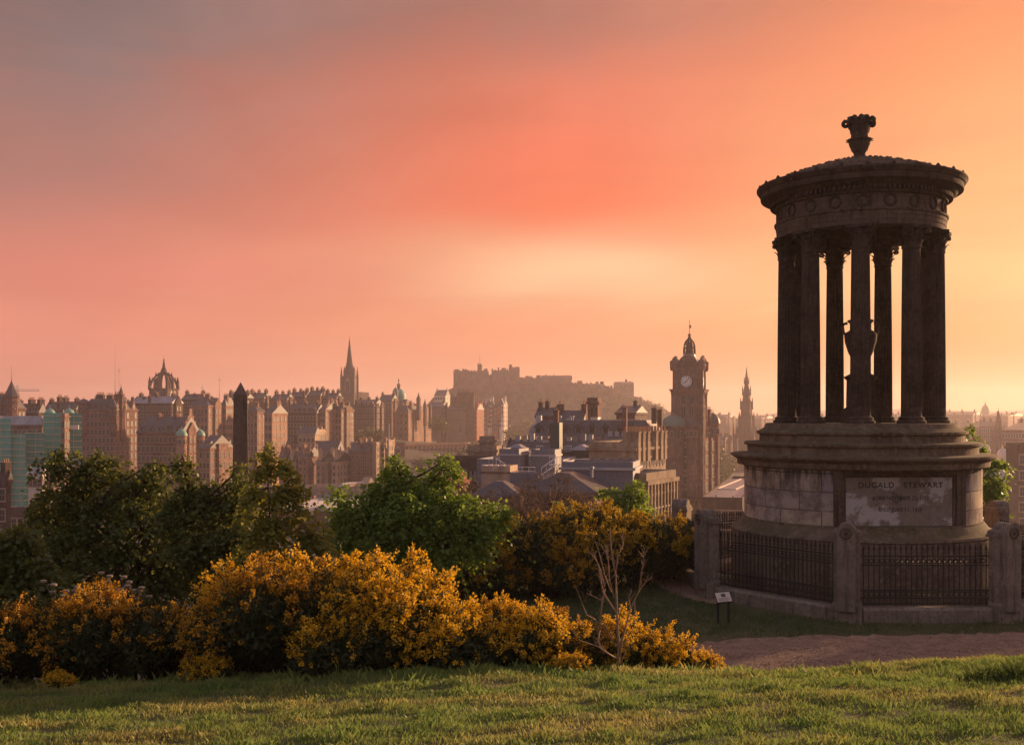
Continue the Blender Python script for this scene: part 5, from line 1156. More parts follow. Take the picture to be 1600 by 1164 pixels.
cblock('rampart', 766, 905, 600, 624, 1135, 12); cblock('upper_barracks', 812, 846, 591, 606, 1160, 18, wn=6); cblock('barracks', 846, 893, 590.5, 612, 1158, 16, ridge=3, wn=9)
for px in (828, 850, 868, 880, 891): cblock('chimney', px, px+3, 587.5, 594, 1164, 3, mer=False)
cblock('gatehouse', 893, 912, 599, 616, 1160, 14); cblock('chimney', 902, 910, 595, 600, 1165, 4, mer=False); cblock('lower_barracks', 911, 944, 602, 618, 1165, 14, ridge=2, wn=6)
for px in (916, 924, 932, 938): cblock('chimney', px, px+2, 599.5, 604, 1170, 3, mer=False)
cblock('outer_rampart', 900, 962, 608, 628, 1150, 10); cblock('governor_house', 961, 990.5, 599, 620, 1165, 18, 'sandstone', ridge=2, wn=5); cblock('chimney', 964, 967, 596.5, 602, 1172, 3, mer=False); cblock('chimney', 984, 987, 597.5, 602, 1172, 3, mer=False); cblock('low_battery', 988, 1004, 621, 634, 1165, 10); cblock('western_wall', 1003, 1020, 636, 646, 1170, 8)

rr_ = random.Random(4)
for px0, px1, yb_, Y, n in ((708, 765, 581, 1146, 5), (768, 796, 579.5, 1156, 4), (796, 812, 577.5, 1162, 2), (814, 846, 591.5, 1166, 6), (848, 892, 589, 1168, 8), (912, 942, 601, 1172, 6), (930, 962, 607, 1160, 4), (964, 988, 597.5, 1174, 3)):
    for k in range(n):
        px = px0 + (px1-px0)*(k+rr_.random()*.8)/n; w = rr_.uniform(1.2, 4.5); hh = rr_.uniform(1.5, 5.0); d_ = rr_.uniform(0, 6)
        if rr_.random() < .5: cblock('chimney', px, px+w*.5, yb_-hh, yb_+4, Y+d_, 3, 'sootstone', mer=False)
        else: cblock('roof_block', px, px+w*1.6, yb_-hh*.5, yb_+4, Y+d_, 8, 'sootstone', ridge=2.2)
# ================================================================== NEAR ROOFS, CLOCK TOWER HOTEL, RIGHT SIDE
def roofbox(label, xl, xc, xr, yt, yb_, Y, psi, wall, top, name='roof_plant_room', cat='building', lip=.25, depth=None, group=None):
    """a box-shaped building or plant room, standing on whatever is below: top edge yt, foot yb_"""
    zb = zat(yb_, Y); b = bld(label, xl, xc, xr, yt, Y, wall, 'none', 0, psi=psi, name=name, cat=cat, zb=zb, cornice=False, depth=depth, group=group)
    return b
# post office range with the big roofs
b = bld('long dark roofed block with dormers and tall chimneys, left of the clock tower hotel', 830, 1022, 1040, 683, 200, 'tanstone', 'mans', 3.2, (16, 2), (4, 3), 15, dorm=(9, 0), name='office_block', ww=(1.0, 1.8), slate='slate')
bld('upper slate roof range with lit end chimneys above the long dark block', 868, 908, 920, 664, 215, 'brownstone', 'gx', 3.0, (5, 1), (1, 1), 14, chim=[(.02, .5, 4, .9), (.97, .5, 4, .9), (-.02, .9, 3, .9)], name='roof_range')
b = bld('square chimney tower with arched louvres and a white lower half', 917, 934, 940, 628, 222, 'brownstone', 'flat', 1, (0, 0), (0, 0), 14, name='chimney_tower', cat='tower', cornice=True, fh=30)
for k in range(3): q = link('louvre', AWIN, b.o, (-b.La*(k+.5)/3, -.02, b.h-2.6)); q.scale = (.5, .5, 1.7)
mb = MB(); mb.box((-b.La-.03, -.03, b.h-6), (.03, b.Lb+.03, b.h-3.2)); mb.build('white_band', M['white'], b.o)
bld('dark roof range with a small gable, right of the chimney tower', 963, 992, 1010, 645, 230, 'sootstone', 'gx', 1.6, (4, 1), (1, 1), 15, name='roof_range', chim=[(.3, .5, 3, .7)])
for px, y0, y1, lab in ((1022, 639, 662, 'lit chimney stack left of the pair beside the clock tower hotel'), (1031, 642, 668, 'lit chimney stack right of the pair beside the clock tower hotel'), (976, 638, 690, 'broad dark chimney stack in front of the small gabled roof'), (869, 643, 668, 'orange lit chimney stack at the left end of the slate roof range')):
    Y = 196; o = empty('chimney_stack', (xat(px, Y), Y, zat(y1, Y)), lab, 'chimney', None, R(-16)); h = zat(y0, Y)-zat(y1, Y); mb = MB(); mb.box((-.42, -.5, 0), (.42, .5, h)); mb.box((-.52, -.6, h), (.52, .6, h+.18)); mb.build('stack', M['brownstone'], o)
    for k in (-.22, .05, .28):
        mb = MB(); mb.lathe([(.1, 0), (.08, .4), (.1, .45), (0, .46)], 8, (k, 0, h+.18)); mb.build('pot', M['pot'], o)
d = empty('low_dome', (xat(845, 225), 225, zat(681, 225)), 'dark low dome left of the slate roof range', 'dome'); mb = MB(); mb.lathe([(2.7, -3), (2.7, 0), (2.8, .1), (2.6, 1.0), (2.1, 2.0), (1.2, 2.8), (.5, 3.1), (.4, 3.4), (.1, 3.6)], 24); mb.build('shell', M['lead'], d); mb = MB(); mb.lathe([(2.75, -.2), (2.95, 0), (2.75, .12)], 24); mb.build('cornice_ring', M['brownstone'], d)
bld('dark roof mass with one tall chimney behind the low dome', 838, 866, 874, 650, 245, 'sootstone', 'gx', 2, (3, 1), (1, 1), 14, chim=[(.5, .5, 3, .9), (.9, .5, 3, .8)], name='roof_range')
b = bld('stone block with a flat roof at the left end of the near roofs', 731, 776, 786, 703, 230, 'tanstone', 'flat', 1, (6, 2), (2, 2), 12, name='office_block', slate='lead', ww=(1, 1.6))
bld('small square attic pavilion on the stone block, lit on its right', 749, 768, 773, 688, 234, 'tanstone', 'flat', .6, (2, 1), (1, 1), 14, name='attic_pavilion', zb=zat(706, 234), slate='lead', ww=(.8, 1.2))
bld('shallow grey hipped roof above the two grey plant rooms', 782, 824, 836, 710, 175, 'greencladding', 'hip', 1.6, (0, 0), (0, 0), 14, name='roof_range', slate='lead', cornice=False)
roofbox('tall dark green clad block between the hipped roof and the long dark block', 860, 874, 879, 669, 720, 170, 14, 'greencladding', 'lead', 'plant_tower')
PL = [('left of the two matching grey plant rooms, pale top and orange right end', 780, 811, 826, 712, 745, 140), ('right of the two matching grey plant rooms, stair at its right', 830, 867, 877, 713, 745, 142), ('grey plant room half hidden right of the white flat roof', 877, 925, 940, 740, 765, 128)]
for lab, a, b_, c_, y, y2, Y in PL:
    b = roofbox(lab, a, b_, c_, y, y2, Y, 14, 'cladding', 'membrane')
    mb = MB(); mb.box((-b.La-.15, -.15, b.h), (.15, b.Lb+.15, b.h+.22)); mb.build('roof_edge', M['membrane'], b.o)
    for k in range(int(b.La/.5)):
        mb = MB(); mb.box((-b.La+.25+k*.5, -.03, .1), (-b.La+.3+k*.5, -.002, b.h-.1)); mb.build('cladding_rib', M['cladding'], b.o)
b = bld('pink rendered flat-roofed block with white vents below the grey plant rooms', 752, 797, 809, 740, 125, 'palestone', 'none', 0, (0, 0), (0, 0), 13, name='low_block', cornice=False, slate='membrane')
mb = MB(); mb.box((-b.La-.1, -.1, b.h), (.1, b.Lb+.1, b.h+.2)); mb.build('coping', M['brownstone'], b.o)
for k in range(4):
    mb = MB(); mb.lathe([(.2, 0), (.2, .5), (.32, .55), (.3, .75), (0, .8)], 10, (-1.2-k*.75, 1.2, b.h+.2)); mb.build('vent', M['white'], b.o)
bld('dark flat-roofed low block right of the pink block', 797, 838, 842, 751, 122, 'cladding', 'flat', .5, (0, 0), (0, 0), 12, name='low_block', slate='membrane', cornice=False)
bld('broad white flat roof between the plant rooms and the bare trees', 800, 892, 905, 757, 132, 'tanstone', 'flat', .5, (8, 2), (0, 0), 10, name='low_block', slate='membrane', cornice=False)
b = bld('long pale-roofed attic with an orange lit right end', 878, 989, 1000, 735, 118, 'cladding', 'none', 0, (0, 0), (0, 0), 13, name='roof_range', slate='membrane', cornice=False)
mb = MB(); mb.box((-b.La-.3, -.3, b.h), (.3, b.Lb+.3, b.h+.28)); mb.build('roof_edge', M['membrane'], b.o)
bld('stone block behind the long pale-roofed attic, with a row of lit chimneys', 920, 992, 1039, 700, 165, 'tanstone', 'flat', 1, (5, 3), (9, 4), 26, chim=[(.1, .05, 5), (.1, .2, 5), (.1, .35, 5), (.1, .62, 5), (.1, .8, 5), (.1, .93, 5)], name='terrace_block', slate='lead', ww=(.8, 1.4), fh=3.0)
b = bld('nearest terrace corner with pilasters and glowing right face, behind the small bright tree', 955, 1010, 1056, 752, 120, 'tanstone', 'flat', 1, (6, 4), (9, 4), 28, name='terrace_block', slate='lead', ww=(.8, 1.5), fh=3.1)
for k in range(10):
    mb = MB(); y = b.Lb*k/9*.98+.15; mb.box((0, y-.18, b.h-7), (.22, y+.18, b.h-.5)); mb.build('pilaster', M['tanstone'], b.o)
bld('brown hipped roof of the near terrace, left of the small bright tree', 815, 930, 950, 770, 108, 'brownstone', 'hip', 1.8, (10, 2), (2, 2), 12, name='terrace_block')
bld('low brown roof behind the bare trees, left part of the near terrace', 735, 812, 826, 778, 104, 'brownstone', 'hip', 1.5, (8, 2), (2, 2), 10, name='terrace_block')
bld('brick red shed with an orange lit opening right of the round tree', 700, 716, 729, 752, 118, 'redstone', 'flat', .4, (0, 0), (1, 1), 18, name='shed', slate='membrane', ww=(2.0, 2.2), fh=3)
bld('dark low range with railings under the arcaded terrace', 700, 765, 778, 722, 200, 'sootstone', 'flat', .5, (10, 1), (1, 1), 10, name='low_block', slate='lead', cornice=False)
bld('grey parapet roof beneath the grey plant rooms', 745, 880, 900, 728, 150, 'cladding', 'flat', .5, (0, 0), (0, 0), 12, name='low_block', slate='lead', cornice=False)
for a_, b_, c_, y, Y, rh_, lab in ((792, 856, 864, 706, 186, 2.1, 'dark slate roof left of the dark green clad block, pale vents along its ridge'), (877, 924, 934, 707, 184, 2.0, 'dark slate roof right of the dark green clad block, pale vents along its ridge'), (936, 976, 986, 692, 190, 1.2, 'small slate roof with reddish vents in front of the broad dark stack')):
    b = bld(lab, a_, b_, c_, y, Y, 'sootstone', 'gx', rh_, (0, 0), (0, 0), 13, name='roof_range', cornice=False)
    for k in range(int(b.La/1.3)):
        mb = MB(); x = -.6-1.3*k; hh = random.uniform(.4, 1.1); mb.box((x-.45, b.Lb/2-.5, b.h+rh_-.5), (x+.3, b.Lb/2+.5, b.h+rh_+hh)); mb.box((x-.5, b.Lb/2-.55, b.h+rh_+hh), (x+.35, b.Lb/2+.55, b.h+rh_+hh+.08)); mb.build('ridge_vent', M[random.choice(('membrane', 'membrane', 'lead', 'palestone', 'redstone'))], b.o)
bld('small grey pyramid roof beside the stone block with the chimney row', 893, 918, 926, 704, 172, 'greencladding', 'hip', .9, (0, 0), (0, 0), 13, slate='lead', name='roof_range', cornice=False)
def stair(label, px0, py0, px1, py1, Y):
    a, b_ = at(px0, py0, Y), at(px1, py1, Y); o = empty('fire_stair', a, label, 'stair'); d = b_-a; n = max(4, int(abs(d.x)/.28))
    for s in (0, .7):
        mb = MB(); mb.tube([(0, s, 0), (d.x, s, d.z)], .06, 4); mb.tube([(0, s, .9), (d.x, s, d.z+.9)], .035, 4)
        for k in range(n+1):
            if k % 2 == 0: p = d*(k/n); mb.tube([(p.x, s, p.z), (p.x, s, p.z+.9)], .025, 4)
        mb.build('stringer', M['white'], o)
    for k in range(n): p = d*((k+.5)/n); mb = MB(); mb.box((p.x-.13, 0, p.z-.02), (p.x+.13, .7, p.z+.02)); mb.build('tread', M['steel'], o)
    mb = MB(); e = a if a.z > b_.z else b_; q = e-a; mb.box((q.x-.9, -.2, q.z-.05), (q.x+.5, 1.0, q.z)); 
    for xx in (-.9, -.4, .1, .5): mb.tube([(q.x+xx, -.2, q.z), (q.x+xx, -.2, q.z+1)], .03, 4)
    mb.tube([(q.x-.9, -.2, q.z+1), (q.x+.5, -.2, q.z+1)], .03, 4); mb.build('landing', M['white'], o)
stair('white fire stair descending left of the left grey plant room', 775, 727, 792, 738, 137); stair('pale fire stair climbing right of the right grey plant room', 846, 742, 869, 726, 138)
def rails(label, px0, px1, py, Y):
    a = at(px0, py, Y); w = xat(px1, Y)-a.x; o = empty('roof_railing', a, label, 'railing'); mb = MB()
    for z in (.5, 1.0): mb.tube([(0, 0, z), (w, 0, z)], .035, 4)
    n = max(3, int(w/1.2))
    mb.build('rail', M['white'], o)
    for k in range(n+1): mb = MB(); mb.tube([(w*k/n, 0, 0), (w*k/n, 0, 1)], .03, 4); mb.build('post', M['white'], o)
rails('white roof railing between the two grey plant rooms', 806, 836, 742, 136); rails('white roof railing right of the plant room stair', 872, 920, 728, 150); rails('white ladder rails against the long dark roof, left', 838, 848, 706, 172); rails('white ladder rails against the long dark roof, right', 882, 893, 706, 172)
# ---- clock tower hotel
b = bld('large brown hotel body with a corner dome below the clock tower', 1039, 1081, 1116, 668, 300, 'brownstone', 'mans', 4, (6, 6), (9, 6), 34, fh=4.0, ww=(1.4, 2.4), name='hotel', chim=[(.25, .3, 5, 1.2), (.1, .55, 4), (.1, .8, 4)], dorm=(0, 5), gables=3)
turret(b, -b.La+2.6, .6, b.h-22, 3.6, b.h+.3, 4.5, None, 'greycopper', 16, True); turret(b, 0, 0.2, b.h-20, 1.6, b.h+.5, 3, None, 'slate', 10, True); turret(b, -.2, b.Lb-.4, b.h-20, 1.9, b.h+1, 4, None, 'slate', 10, True)
for k in range(3):
    mb = MB(); y = b.Lb*(.2+.3*k); mb.box((0, y-1.3, b.h-20), (1.0, y+1.3, b.h-3)); mb.build('bay', M['brownstone'], b.o)
    for f_ in range(4): w_ = link('window', WIN, b.o, (1.0, y, b.h-6.4-4*f_)); w_.rotation_euler.z = R(90); w_.scale = (1.5, 1, 2.2)
Yt = 306; psi = 17; ct = empty('clock_tower', (xat(1077.2, Yt), Yt, ZB), 'tall clock tower with a crown-shaped cupola and flagstaff, right of centre', 'clock tower', None, -R(psi))
def tz(py): return zat(py, Yt)-ZB
wt = 24.2/F*Yt/(math.cos(R(psi))+math.sin(R(psi)))*1.13
mb = MB(); mb.box((-wt, -wt, 0), (wt, wt, tz(613)))
for sx in (-1, 1):
    for sy in (-1, 1): mb.box((sx*wt-.55, sy*wt-.55, 0), (sx*wt+.55, sy*wt+.55, tz(613)-.01))
for k in range(4):
    Mk = Matrix.Rotation(k*PI/2, 4, 'Z')
    for x in (-wt*.55, 0, wt*.55): mb.box((x-.28, -wt-.22, tz(700)), (x+.28, -wt, tz(622)), 0, Mk)
    mb.box((-wt-.3, -wt-.34, tz(636)), (wt+.3, -wt-.0, tz(634)), 0, Mk)
mb.build('shaft', M['brownstone'], ct)
mb = MB(); mb.box((-wt-.8, -wt-.8, tz(613)), (wt+.8, wt+.8, tz(613)+.5)); mb.box((-wt-1.1, -wt-1.1, tz(613)+.5), (wt+1.1, wt+1.1, tz(613)+.85)); mb.box((-wt-.4, -wt-.4, tz(616)), (wt+.4, wt+.4, tz(613)))
for k in range(4):
    for i in range(9):
        Mk = Matrix.Rotation(k*PI/2, 4, 'Z'); x = -wt+2*wt*i/8; mb.box((x-.14, -wt-.7, tz(617)), (x+.14, -wt-.3, tz(613)), 0, Mk)
mb.build('cornice', M['brownstone'], ct)
mb = MB(); wc = wt-.1; mb.box((-wc, -wc, tz(613)+.85), (wc, wc, tz(569)))
for k in range(4):
    Mk = Matrix.Rotation(k*PI/2, 4, 'Z')
    for x in (-wc+.7, wc-.7): mb.box((x-.5, -wc-.35, tz(612)), (x+.5, -wc, tz(571)), 0, Mk)
    mb.box((-wc-.35, -wc-.5, tz(572)), (wc+.35, -wc, tz(569)), 0, Mk)
    mb.lathe([(2.6, -.3), (2.6, .3)], 14, (0, 0, 0), 0, a0=-PI/2, a1=PI/2, M=Mk @ Matrix.Translation((0, -wc, tz(570))) @ Matrix.Rotation(R(90), 4, 'X') @ Matrix.Rotation(R(180), 4, 'Z'), closed=False)
    arc = [(2.6*math.cos(t), 2.6*math.sin(t)) for t in [i*PI/12 for i in range(13)]]
    mb.add([Mk @ Vector((x, -wc-.3, tz(570)+z)) for x, z in arc] + [Mk @ Vector((x, -wc+.4, tz(570)+z)) for x, z in arc], [tuple(range(13)), tuple(reversed(range(13, 26)))])
mb.build('clock_stage', M['brownstone'], ct)
ck = tz(596.5); rd = 8.9/F*Yt
for k in range(4):
    for row, (zz, sc_) in enumerate(((648, 3.6), (668, 3.2), (688, 3.2), (626, 2.6))):
        for x in (-wt*.28, wt*.28):
            q = link('arched_window', AWIN, ct); q.matrix_local = Matrix.Rotation(k*PI/2, 4, 'Z') @ Matrix.Translation((x, -wt-.02, tz(zz)-1)) @ Matrix.Diagonal((1.25, 1.5, sc_, 1))
for k in range(4):
    Mk = Matrix.Rotation(k*PI/2, 4, 'Z') @ Matrix.Translation((-.35, -wc-.02, ck)) @ Matrix.Rotation(R(90), 4, 'X')
    mb = MB(); mb.lathe([(0, .06), (rd*.97, .06), (rd*1.0, .0)], 32, M=Mk); dl = mb.build('clock_face', M['dial'], ct)
    mb = MB(); mb.lathe([(rd*.98, 0), (rd*1.0, .14), (rd*1.12, .14), (rd*1.14, 0)], 32, M=Mk); mb.build('bezel', M['sootstone'], dl)
    mb = MB()
    for i in range(12): mb.box((-.06 - .04*(i % 3 == 0), rd*.68, .07), (.06+.04*(i % 3 == 0), rd*.92, .09), 0, Mk @ Matrix.Rotation(i*PI/6, 4, 'Z'))
    mb.build('hour_marks', M['iron'], dl)
    for ang, ln, w in ((R(-40), .82, .07), (R(130), .56, .1)): mb = MB(); mb.box((-w, -.15, .1 if ln > .7 else .12), (w, rd*ln, .115 if ln > .7 else .135), 0, Mk @ Matrix.Rotation(ang, 4, 'Z')); mb.build('hand', M['iron'], dl)
for sx in (-1, 1):
    for sy in (-1, 1):
        mb = MB(); mb.lathe([(.9, tz(580)), (1.1, tz(576)), (1.1, tz(568)), (1.25, tz(567.5)), (1.0, tz(565)), (.4, tz(562.5)), (.35, tz(561.5)), (.45, tz(561)), (.1, tz(559))], 10, (sx*wc, sy*wc, 0)); mb.build('corner_turret', M['brownstone'], ct)
mb = MB(); mb.frustum((0, 0, tz(568)), wc*.68, wc*.68, wc*.42, wc*.42, tz(557)-tz(568)); mb.frustum((0, 0, tz(557)), wc*.42, wc*.42, wc*.36, wc*.36, tz(552)-tz(557)); mb.build('tower_roof', M['lead'], ct)
mb = MB()
for k in range(8):
    a = 2*PI*k/8+PI/8; d = Vector((math.sin(a), -math.cos(a), 0)); mb.tube([d*1.62+Vector((0, 0, tz(553))), d*1.6+Vector((0, 0, tz(543))), d*1.5+Vector((0, 0, tz(539))), d*1.15+Vector((0, 0, tz(534))), d*.5+Vector((0, 0, tz(530))), Vector((0, 0, tz(528)))], [.3, .24, .24, .22, .2, .2], 5)
mb.lathe([(1.9, tz(553.5)), (1.9, tz(552)), (1.5, tz(552))], 16); mb.lathe([(1.75, tz(544)), (1.75, tz(542.5)), (1.5, tz(542.5))], 16); mb.lathe([(.9, tz(552)), (.8, tz(540)), (.5, tz(534))], 12)
mb.lathe([(.45, tz(530)), (.5, tz(527)), (.25, tz(525)), (.55, tz(523.5)), (.3, tz(522)), (.08, tz(521)), (.06, tz(500))], 10); cu = mb.build('cupola', M['sootstone'], ct)
mb = MB(); mb.box((.07, -.03, tz(513)), (.5, .03, tz(508))); mb.build('flag', M['redstone'], ct)
# ---- gothic memorial spire, right of the clock tower
Ym = 650; sm = empty('gothic_spire_monument', (xat(1166.5, Ym), Ym, ZB), 'dark hazy gothic memorial spire between the clock tower and the temple', 'monument', None, R(-30))
def mzv(py): return zat(py, Ym)-ZB
k_ = Ym/F
mb = MB()
for (y0, y1, w0, w1) in ((760, 676, 9.5, 9), (676, 650, 9, 7.8), (650, 627, 7.4, 6), (627, 607, 5.2, 3.4), (607, 590, 2.9, 1.9), (590, 573, 1.7, .15)): mb.frustum((0, 0, mzv(y0)), w0*k_, w0*k_, w1*k_, w1*k_, mzv(y1)-mzv(y0))
mb.build('spire', M['sootstone'], sm)
for yb_, yt_, r, w in ((662, 643, 9.3, 1.4), (640, 620, 7.4, 1.1), (618, 602, 5.0, .9), (600, 588, 3.0, .6)):
    for q in range(4):
        a = q*PI/2+PI/4; mb = MB(); mb.frustum((r*k_*math.sin(a)*1.35, r*k_*math.cos(a)*1.35, mzv(yb_)), w*k_, w*k_, w*k_*.8, w*k_*.8, (mzv(yt_)-mzv(yb_))*.5); mb.frustum((r*k_*math.sin(a)*1.35, r*k_*math.cos(a)*1.35, mzv(yb_)+(mzv(yt_)-mzv(yb_))*.5), w*k_*1.1, w*k_*1.1, .03, .03, (mzv(yt_)-mzv(yb_))*.5); mb.build('pinnacle', M['sootstone'], sm)
for q in range(4):
    a = q*PI/2+PI/4; x, y = 20*k_*math.sin(a), 20*k_*math.cos(a); mb = MB(); mb.frustum((x, y, 0), 3.4*k_, 3.4*k_, 2.6*k_, 2.6*k_, mzv(678)); 
    for sx in (-1, 1):
        for sy in (-1, 1): mb.frustum((x+sx*2.2*k_, y+sy*2.2*k_, mzv(678)-.5), .7*k_, .7*k_, .03, .03, mzv(660)-mzv(678))
    mb.tube([(x*.95, y*.95, mzv(684)), (x*.75, y*.75, mzv(672)), (x*.5, y*.5, mzv(660))], [1.2, 1.0, .9], 5); mb.build('buttress', M['sootstone'], sm)
# ---- hazy row along the skyline right of the clock tower, seen left and right of the temple
FR = [(1100, 1135, 1150, 652, 1150, 'long hazy terrace on the skyline right of the clock tower'), (1150, 1190, 1215, 654, 1120, 'hazy terrace behind the gothic memorial spire'), (1470, 1520, 1535, 648, 1000, 'hazy flat-roofed row right of the temple columns'), (1535, 1575, 1605, 650, 1050, 'hazy row right of the distant dome'), (1590, 1640, 1660, 655, 900, 'hazy block at the right edge below the hills'),
      (1480, 1530, 1545, 668, 700, 'mid hazy roofs under the distant dome row, left'), (1530, 1556, 1566, 666, 640, 'mid hazy roofs left of the thin steeple'), (1566, 1600, 1640, 672, 480, 'large pale hazy block at the right edge under the steeple'), (1270, 1310, 1330, 656, 900, 'hazy roofs glimpsed between the temple columns, left'), (1390, 1420, 1440, 652, 950, 'hazy roofs glimpsed between the temple columns, right'),
      (1105, 1128, 1145, 690, 620, 'hazy low building left of the gothic memorial spire')]
for a, b_, c_, y, Y, lab in FR: bld(lab, a, b_, c_, y, Y, 'brownstone', 'gx', 3, (8, 3), (3, 3), 30, chim=[(.1, .5, 5, 1.2), (.5, .5, 5, 1.2), (.9, .5, 5, 1.2)], name='terrace_row')
d = empty('distant_dome_church', (xat(1539.5, 1400), 1400, ZB), 'far hazy domed church on the right skyline', 'church'); k_ = 1400/F; z0 = zat(646, 1400)-ZB
mb = MB(); mb.box((-11, -11, 0), (11, 11, z0-3)); mb.lathe([(6.2*k_, z0-5), (6.2*k_, z0), (6.6*k_, z0+.5), (6.3*k_, z0+3), (5.2*k_, z0+7), (3.2*k_, z0+10), (1.2*k_, z0+11.4), (1.1*k_, z0+13.5), (.2*k_, z0+15), (.15*k_, z0+19)], 20); mb.build('dome', M['greycopper'], d)
d = empty('steeple', (xat(1560, 560), 560, ZB), 'thin hazy church steeple near the right edge', 'steeple'); mb = MB(); z1 = zat(673, 560)-ZB; mb.box((-2.6, -2.6, 0), (2.6, 2.6, z1)); mb.build('tower', M['brownstone'], d); mb = MB(); mb.lathe([(2.5, z1), (1.6, z1+5), (.1, zat(640, 560)-ZB), (.05, zat(636, 560)-ZB)], 8, smooth=False)
for sx in (-1, 1):
    for sy in (-1, 1): mb.frustum((sx*2.2, sy*2.2, z1), .5, .5, .03, .03, 3.5)
mb.build('spire', M['brownstone'], d)
for px, py, lab in ((1539, 706, 'pale ribbed cupola with a gilt finial, left of two by the sapling'), (1566, 713, 'pale ribbed cupola with a gilt finial, right of two by the sapling')):
    Y = 300; d = empty('cupola', (xat(px, Y), Y, zat(py, Y)), lab, 'dome', 'pale cupolas by the sapling'); mb = MB(); mb.lathe([(1.35, -12), (1.35, 0), (1.5, .1), (1.4, .8), (1.1, 1.6), (.5, 2.2), (.15, 2.35)], 16); mb.build('shell', M['render'], d); mb = MB(); mb.lathe([(.15, 2.3), (.28, 2.6), (.1, 2.9), (.05, 3.6)], 8); mb.build('gilt_finial', M['gold'], d)
bld('pale public building with an arched window under the cupolas, right of the temple', 1545, 1594, 1612, 757, 285, 'palestone', 'gx', 6, (2, 1), (1, 1), 10, ww=(2, 3), name='public_building', slate='lead', win=AWIN)
bld('dark edge of a tall block cut by the right edge of the view', 1592, 1650, 1680, 700, 240, 'sootstone', 'flat', 1, (5, 6), (0, 0), 14, name='office_block')
# low roofs between hotel and temple base
bld('low white flat-roofed building right of the hotel foot', 1118, 1150, 1185, 770, 230, 'render', 'flat', .4, (4, 1), (3, 1), 20, name='low_block', slate='membrane', cornice=False)
bld('dark low building with a pale roof edge behind the left railings', 1096, 1160, 1190, 785, 200, 'sootstone', 'flat', .5, (6, 2), (2, 1), 16, name='low_block', slate='lead', cornice=False)
# bridge and station
br = empty('bridge', (xat(460, 345), 345, ZB), 'pale iron and stone bridge crossing the valley, seen between the trees', 'bridge', None, R(22)); hh = zat(768, 345)-ZB
mb = MB(); mb.box((-40, -3, hh-1.2), (60, 12, hh)); mb.build('deck', M['palestone'], br)
for s in (-3.3, 12):
    mb = MB(); mb.box((-40, s, hh), (60, s+.35, hh+1.4)); mb.build('parapet', M['palestone'], br)
for k in range(5):
    x0 = -40+k*20; mb = MB(); mb.box((x0-1.5, -3.5, 0), (x0+1.5, 12.5, hh-1.2)); mb.build('pier', M['tanstone'], br)
    mb = MB()
    for y in (-3.1, 12.1): mb.tube([(x0+1.5+17*i/10, y, hh-6+4.6*math.sin(PI*i/10)) for i in range(11)], .35, 4); 
    for i in range(1, 10): mb.box((x0+1.4+17*i/10, -3.2, hh-6+4.6*math.sin(PI*i/10)), (x0+1.6+17*i/10, -3.0, hh-1.2))
    mb.build('arch', M['bluesteel'], br)
for k in range(9): 
    x = xat(470, 330)+k*6.4-4; o = empty('station_roof', (x, 318, ZB), 'ridged station roof bay, number %s from the left in the valley below the bridge' % ('first second third fourth fifth sixth seventh eighth ninth'.split()[k]), 'roof', 'ridged station roof bays in the valley', R(-20)); mb = MB(); mb.add([(-3, 0, 6), (3, 0, 6), (0, 0, 8.2), (-3, 46, 6), (3, 46, 6), (0, 46, 8.2)], [(0, 1, 2), (5, 4, 3), (1, 4, 5, 2), (3, 0, 2, 5), (0, 3, 4, 1)]); mb.build('glazed_ridge', M['membrane'], o); mb = MB(); mb.box((-3, .1, 0), (3, .6, 6)); mb.build('end_wall', M['brownstone'], o)
bld('long arched low building with a pale roof at the end of the bridge', 527, 536, 590, 764, 360, 'palestone', 'hip', 2, (2, 1), (12, 1), 40, ww=(1.6, 3), name='station_building', slate='membrane', win=AWIN)
# ---- distant hills
def hill_h(x, y): return -36 + 0*x + 58*np.exp(-((x-1500)/620)**2 - ((y-2700)/230)**2) + 34*np.exp(-((x-800)/300)**2 - ((y-2750)/200)**2) + 26*np.exp(-((x+700)/900)**2-((y-2800)/180)**2) + 4*lumps(x, y, 420, 17)
tag(link('hills', grid_mesh('hills', np.linspace(-2500, 2500, 120), np.linspace(2200, 2990, 30), hill_h, [M['hill']])), kind='structure')
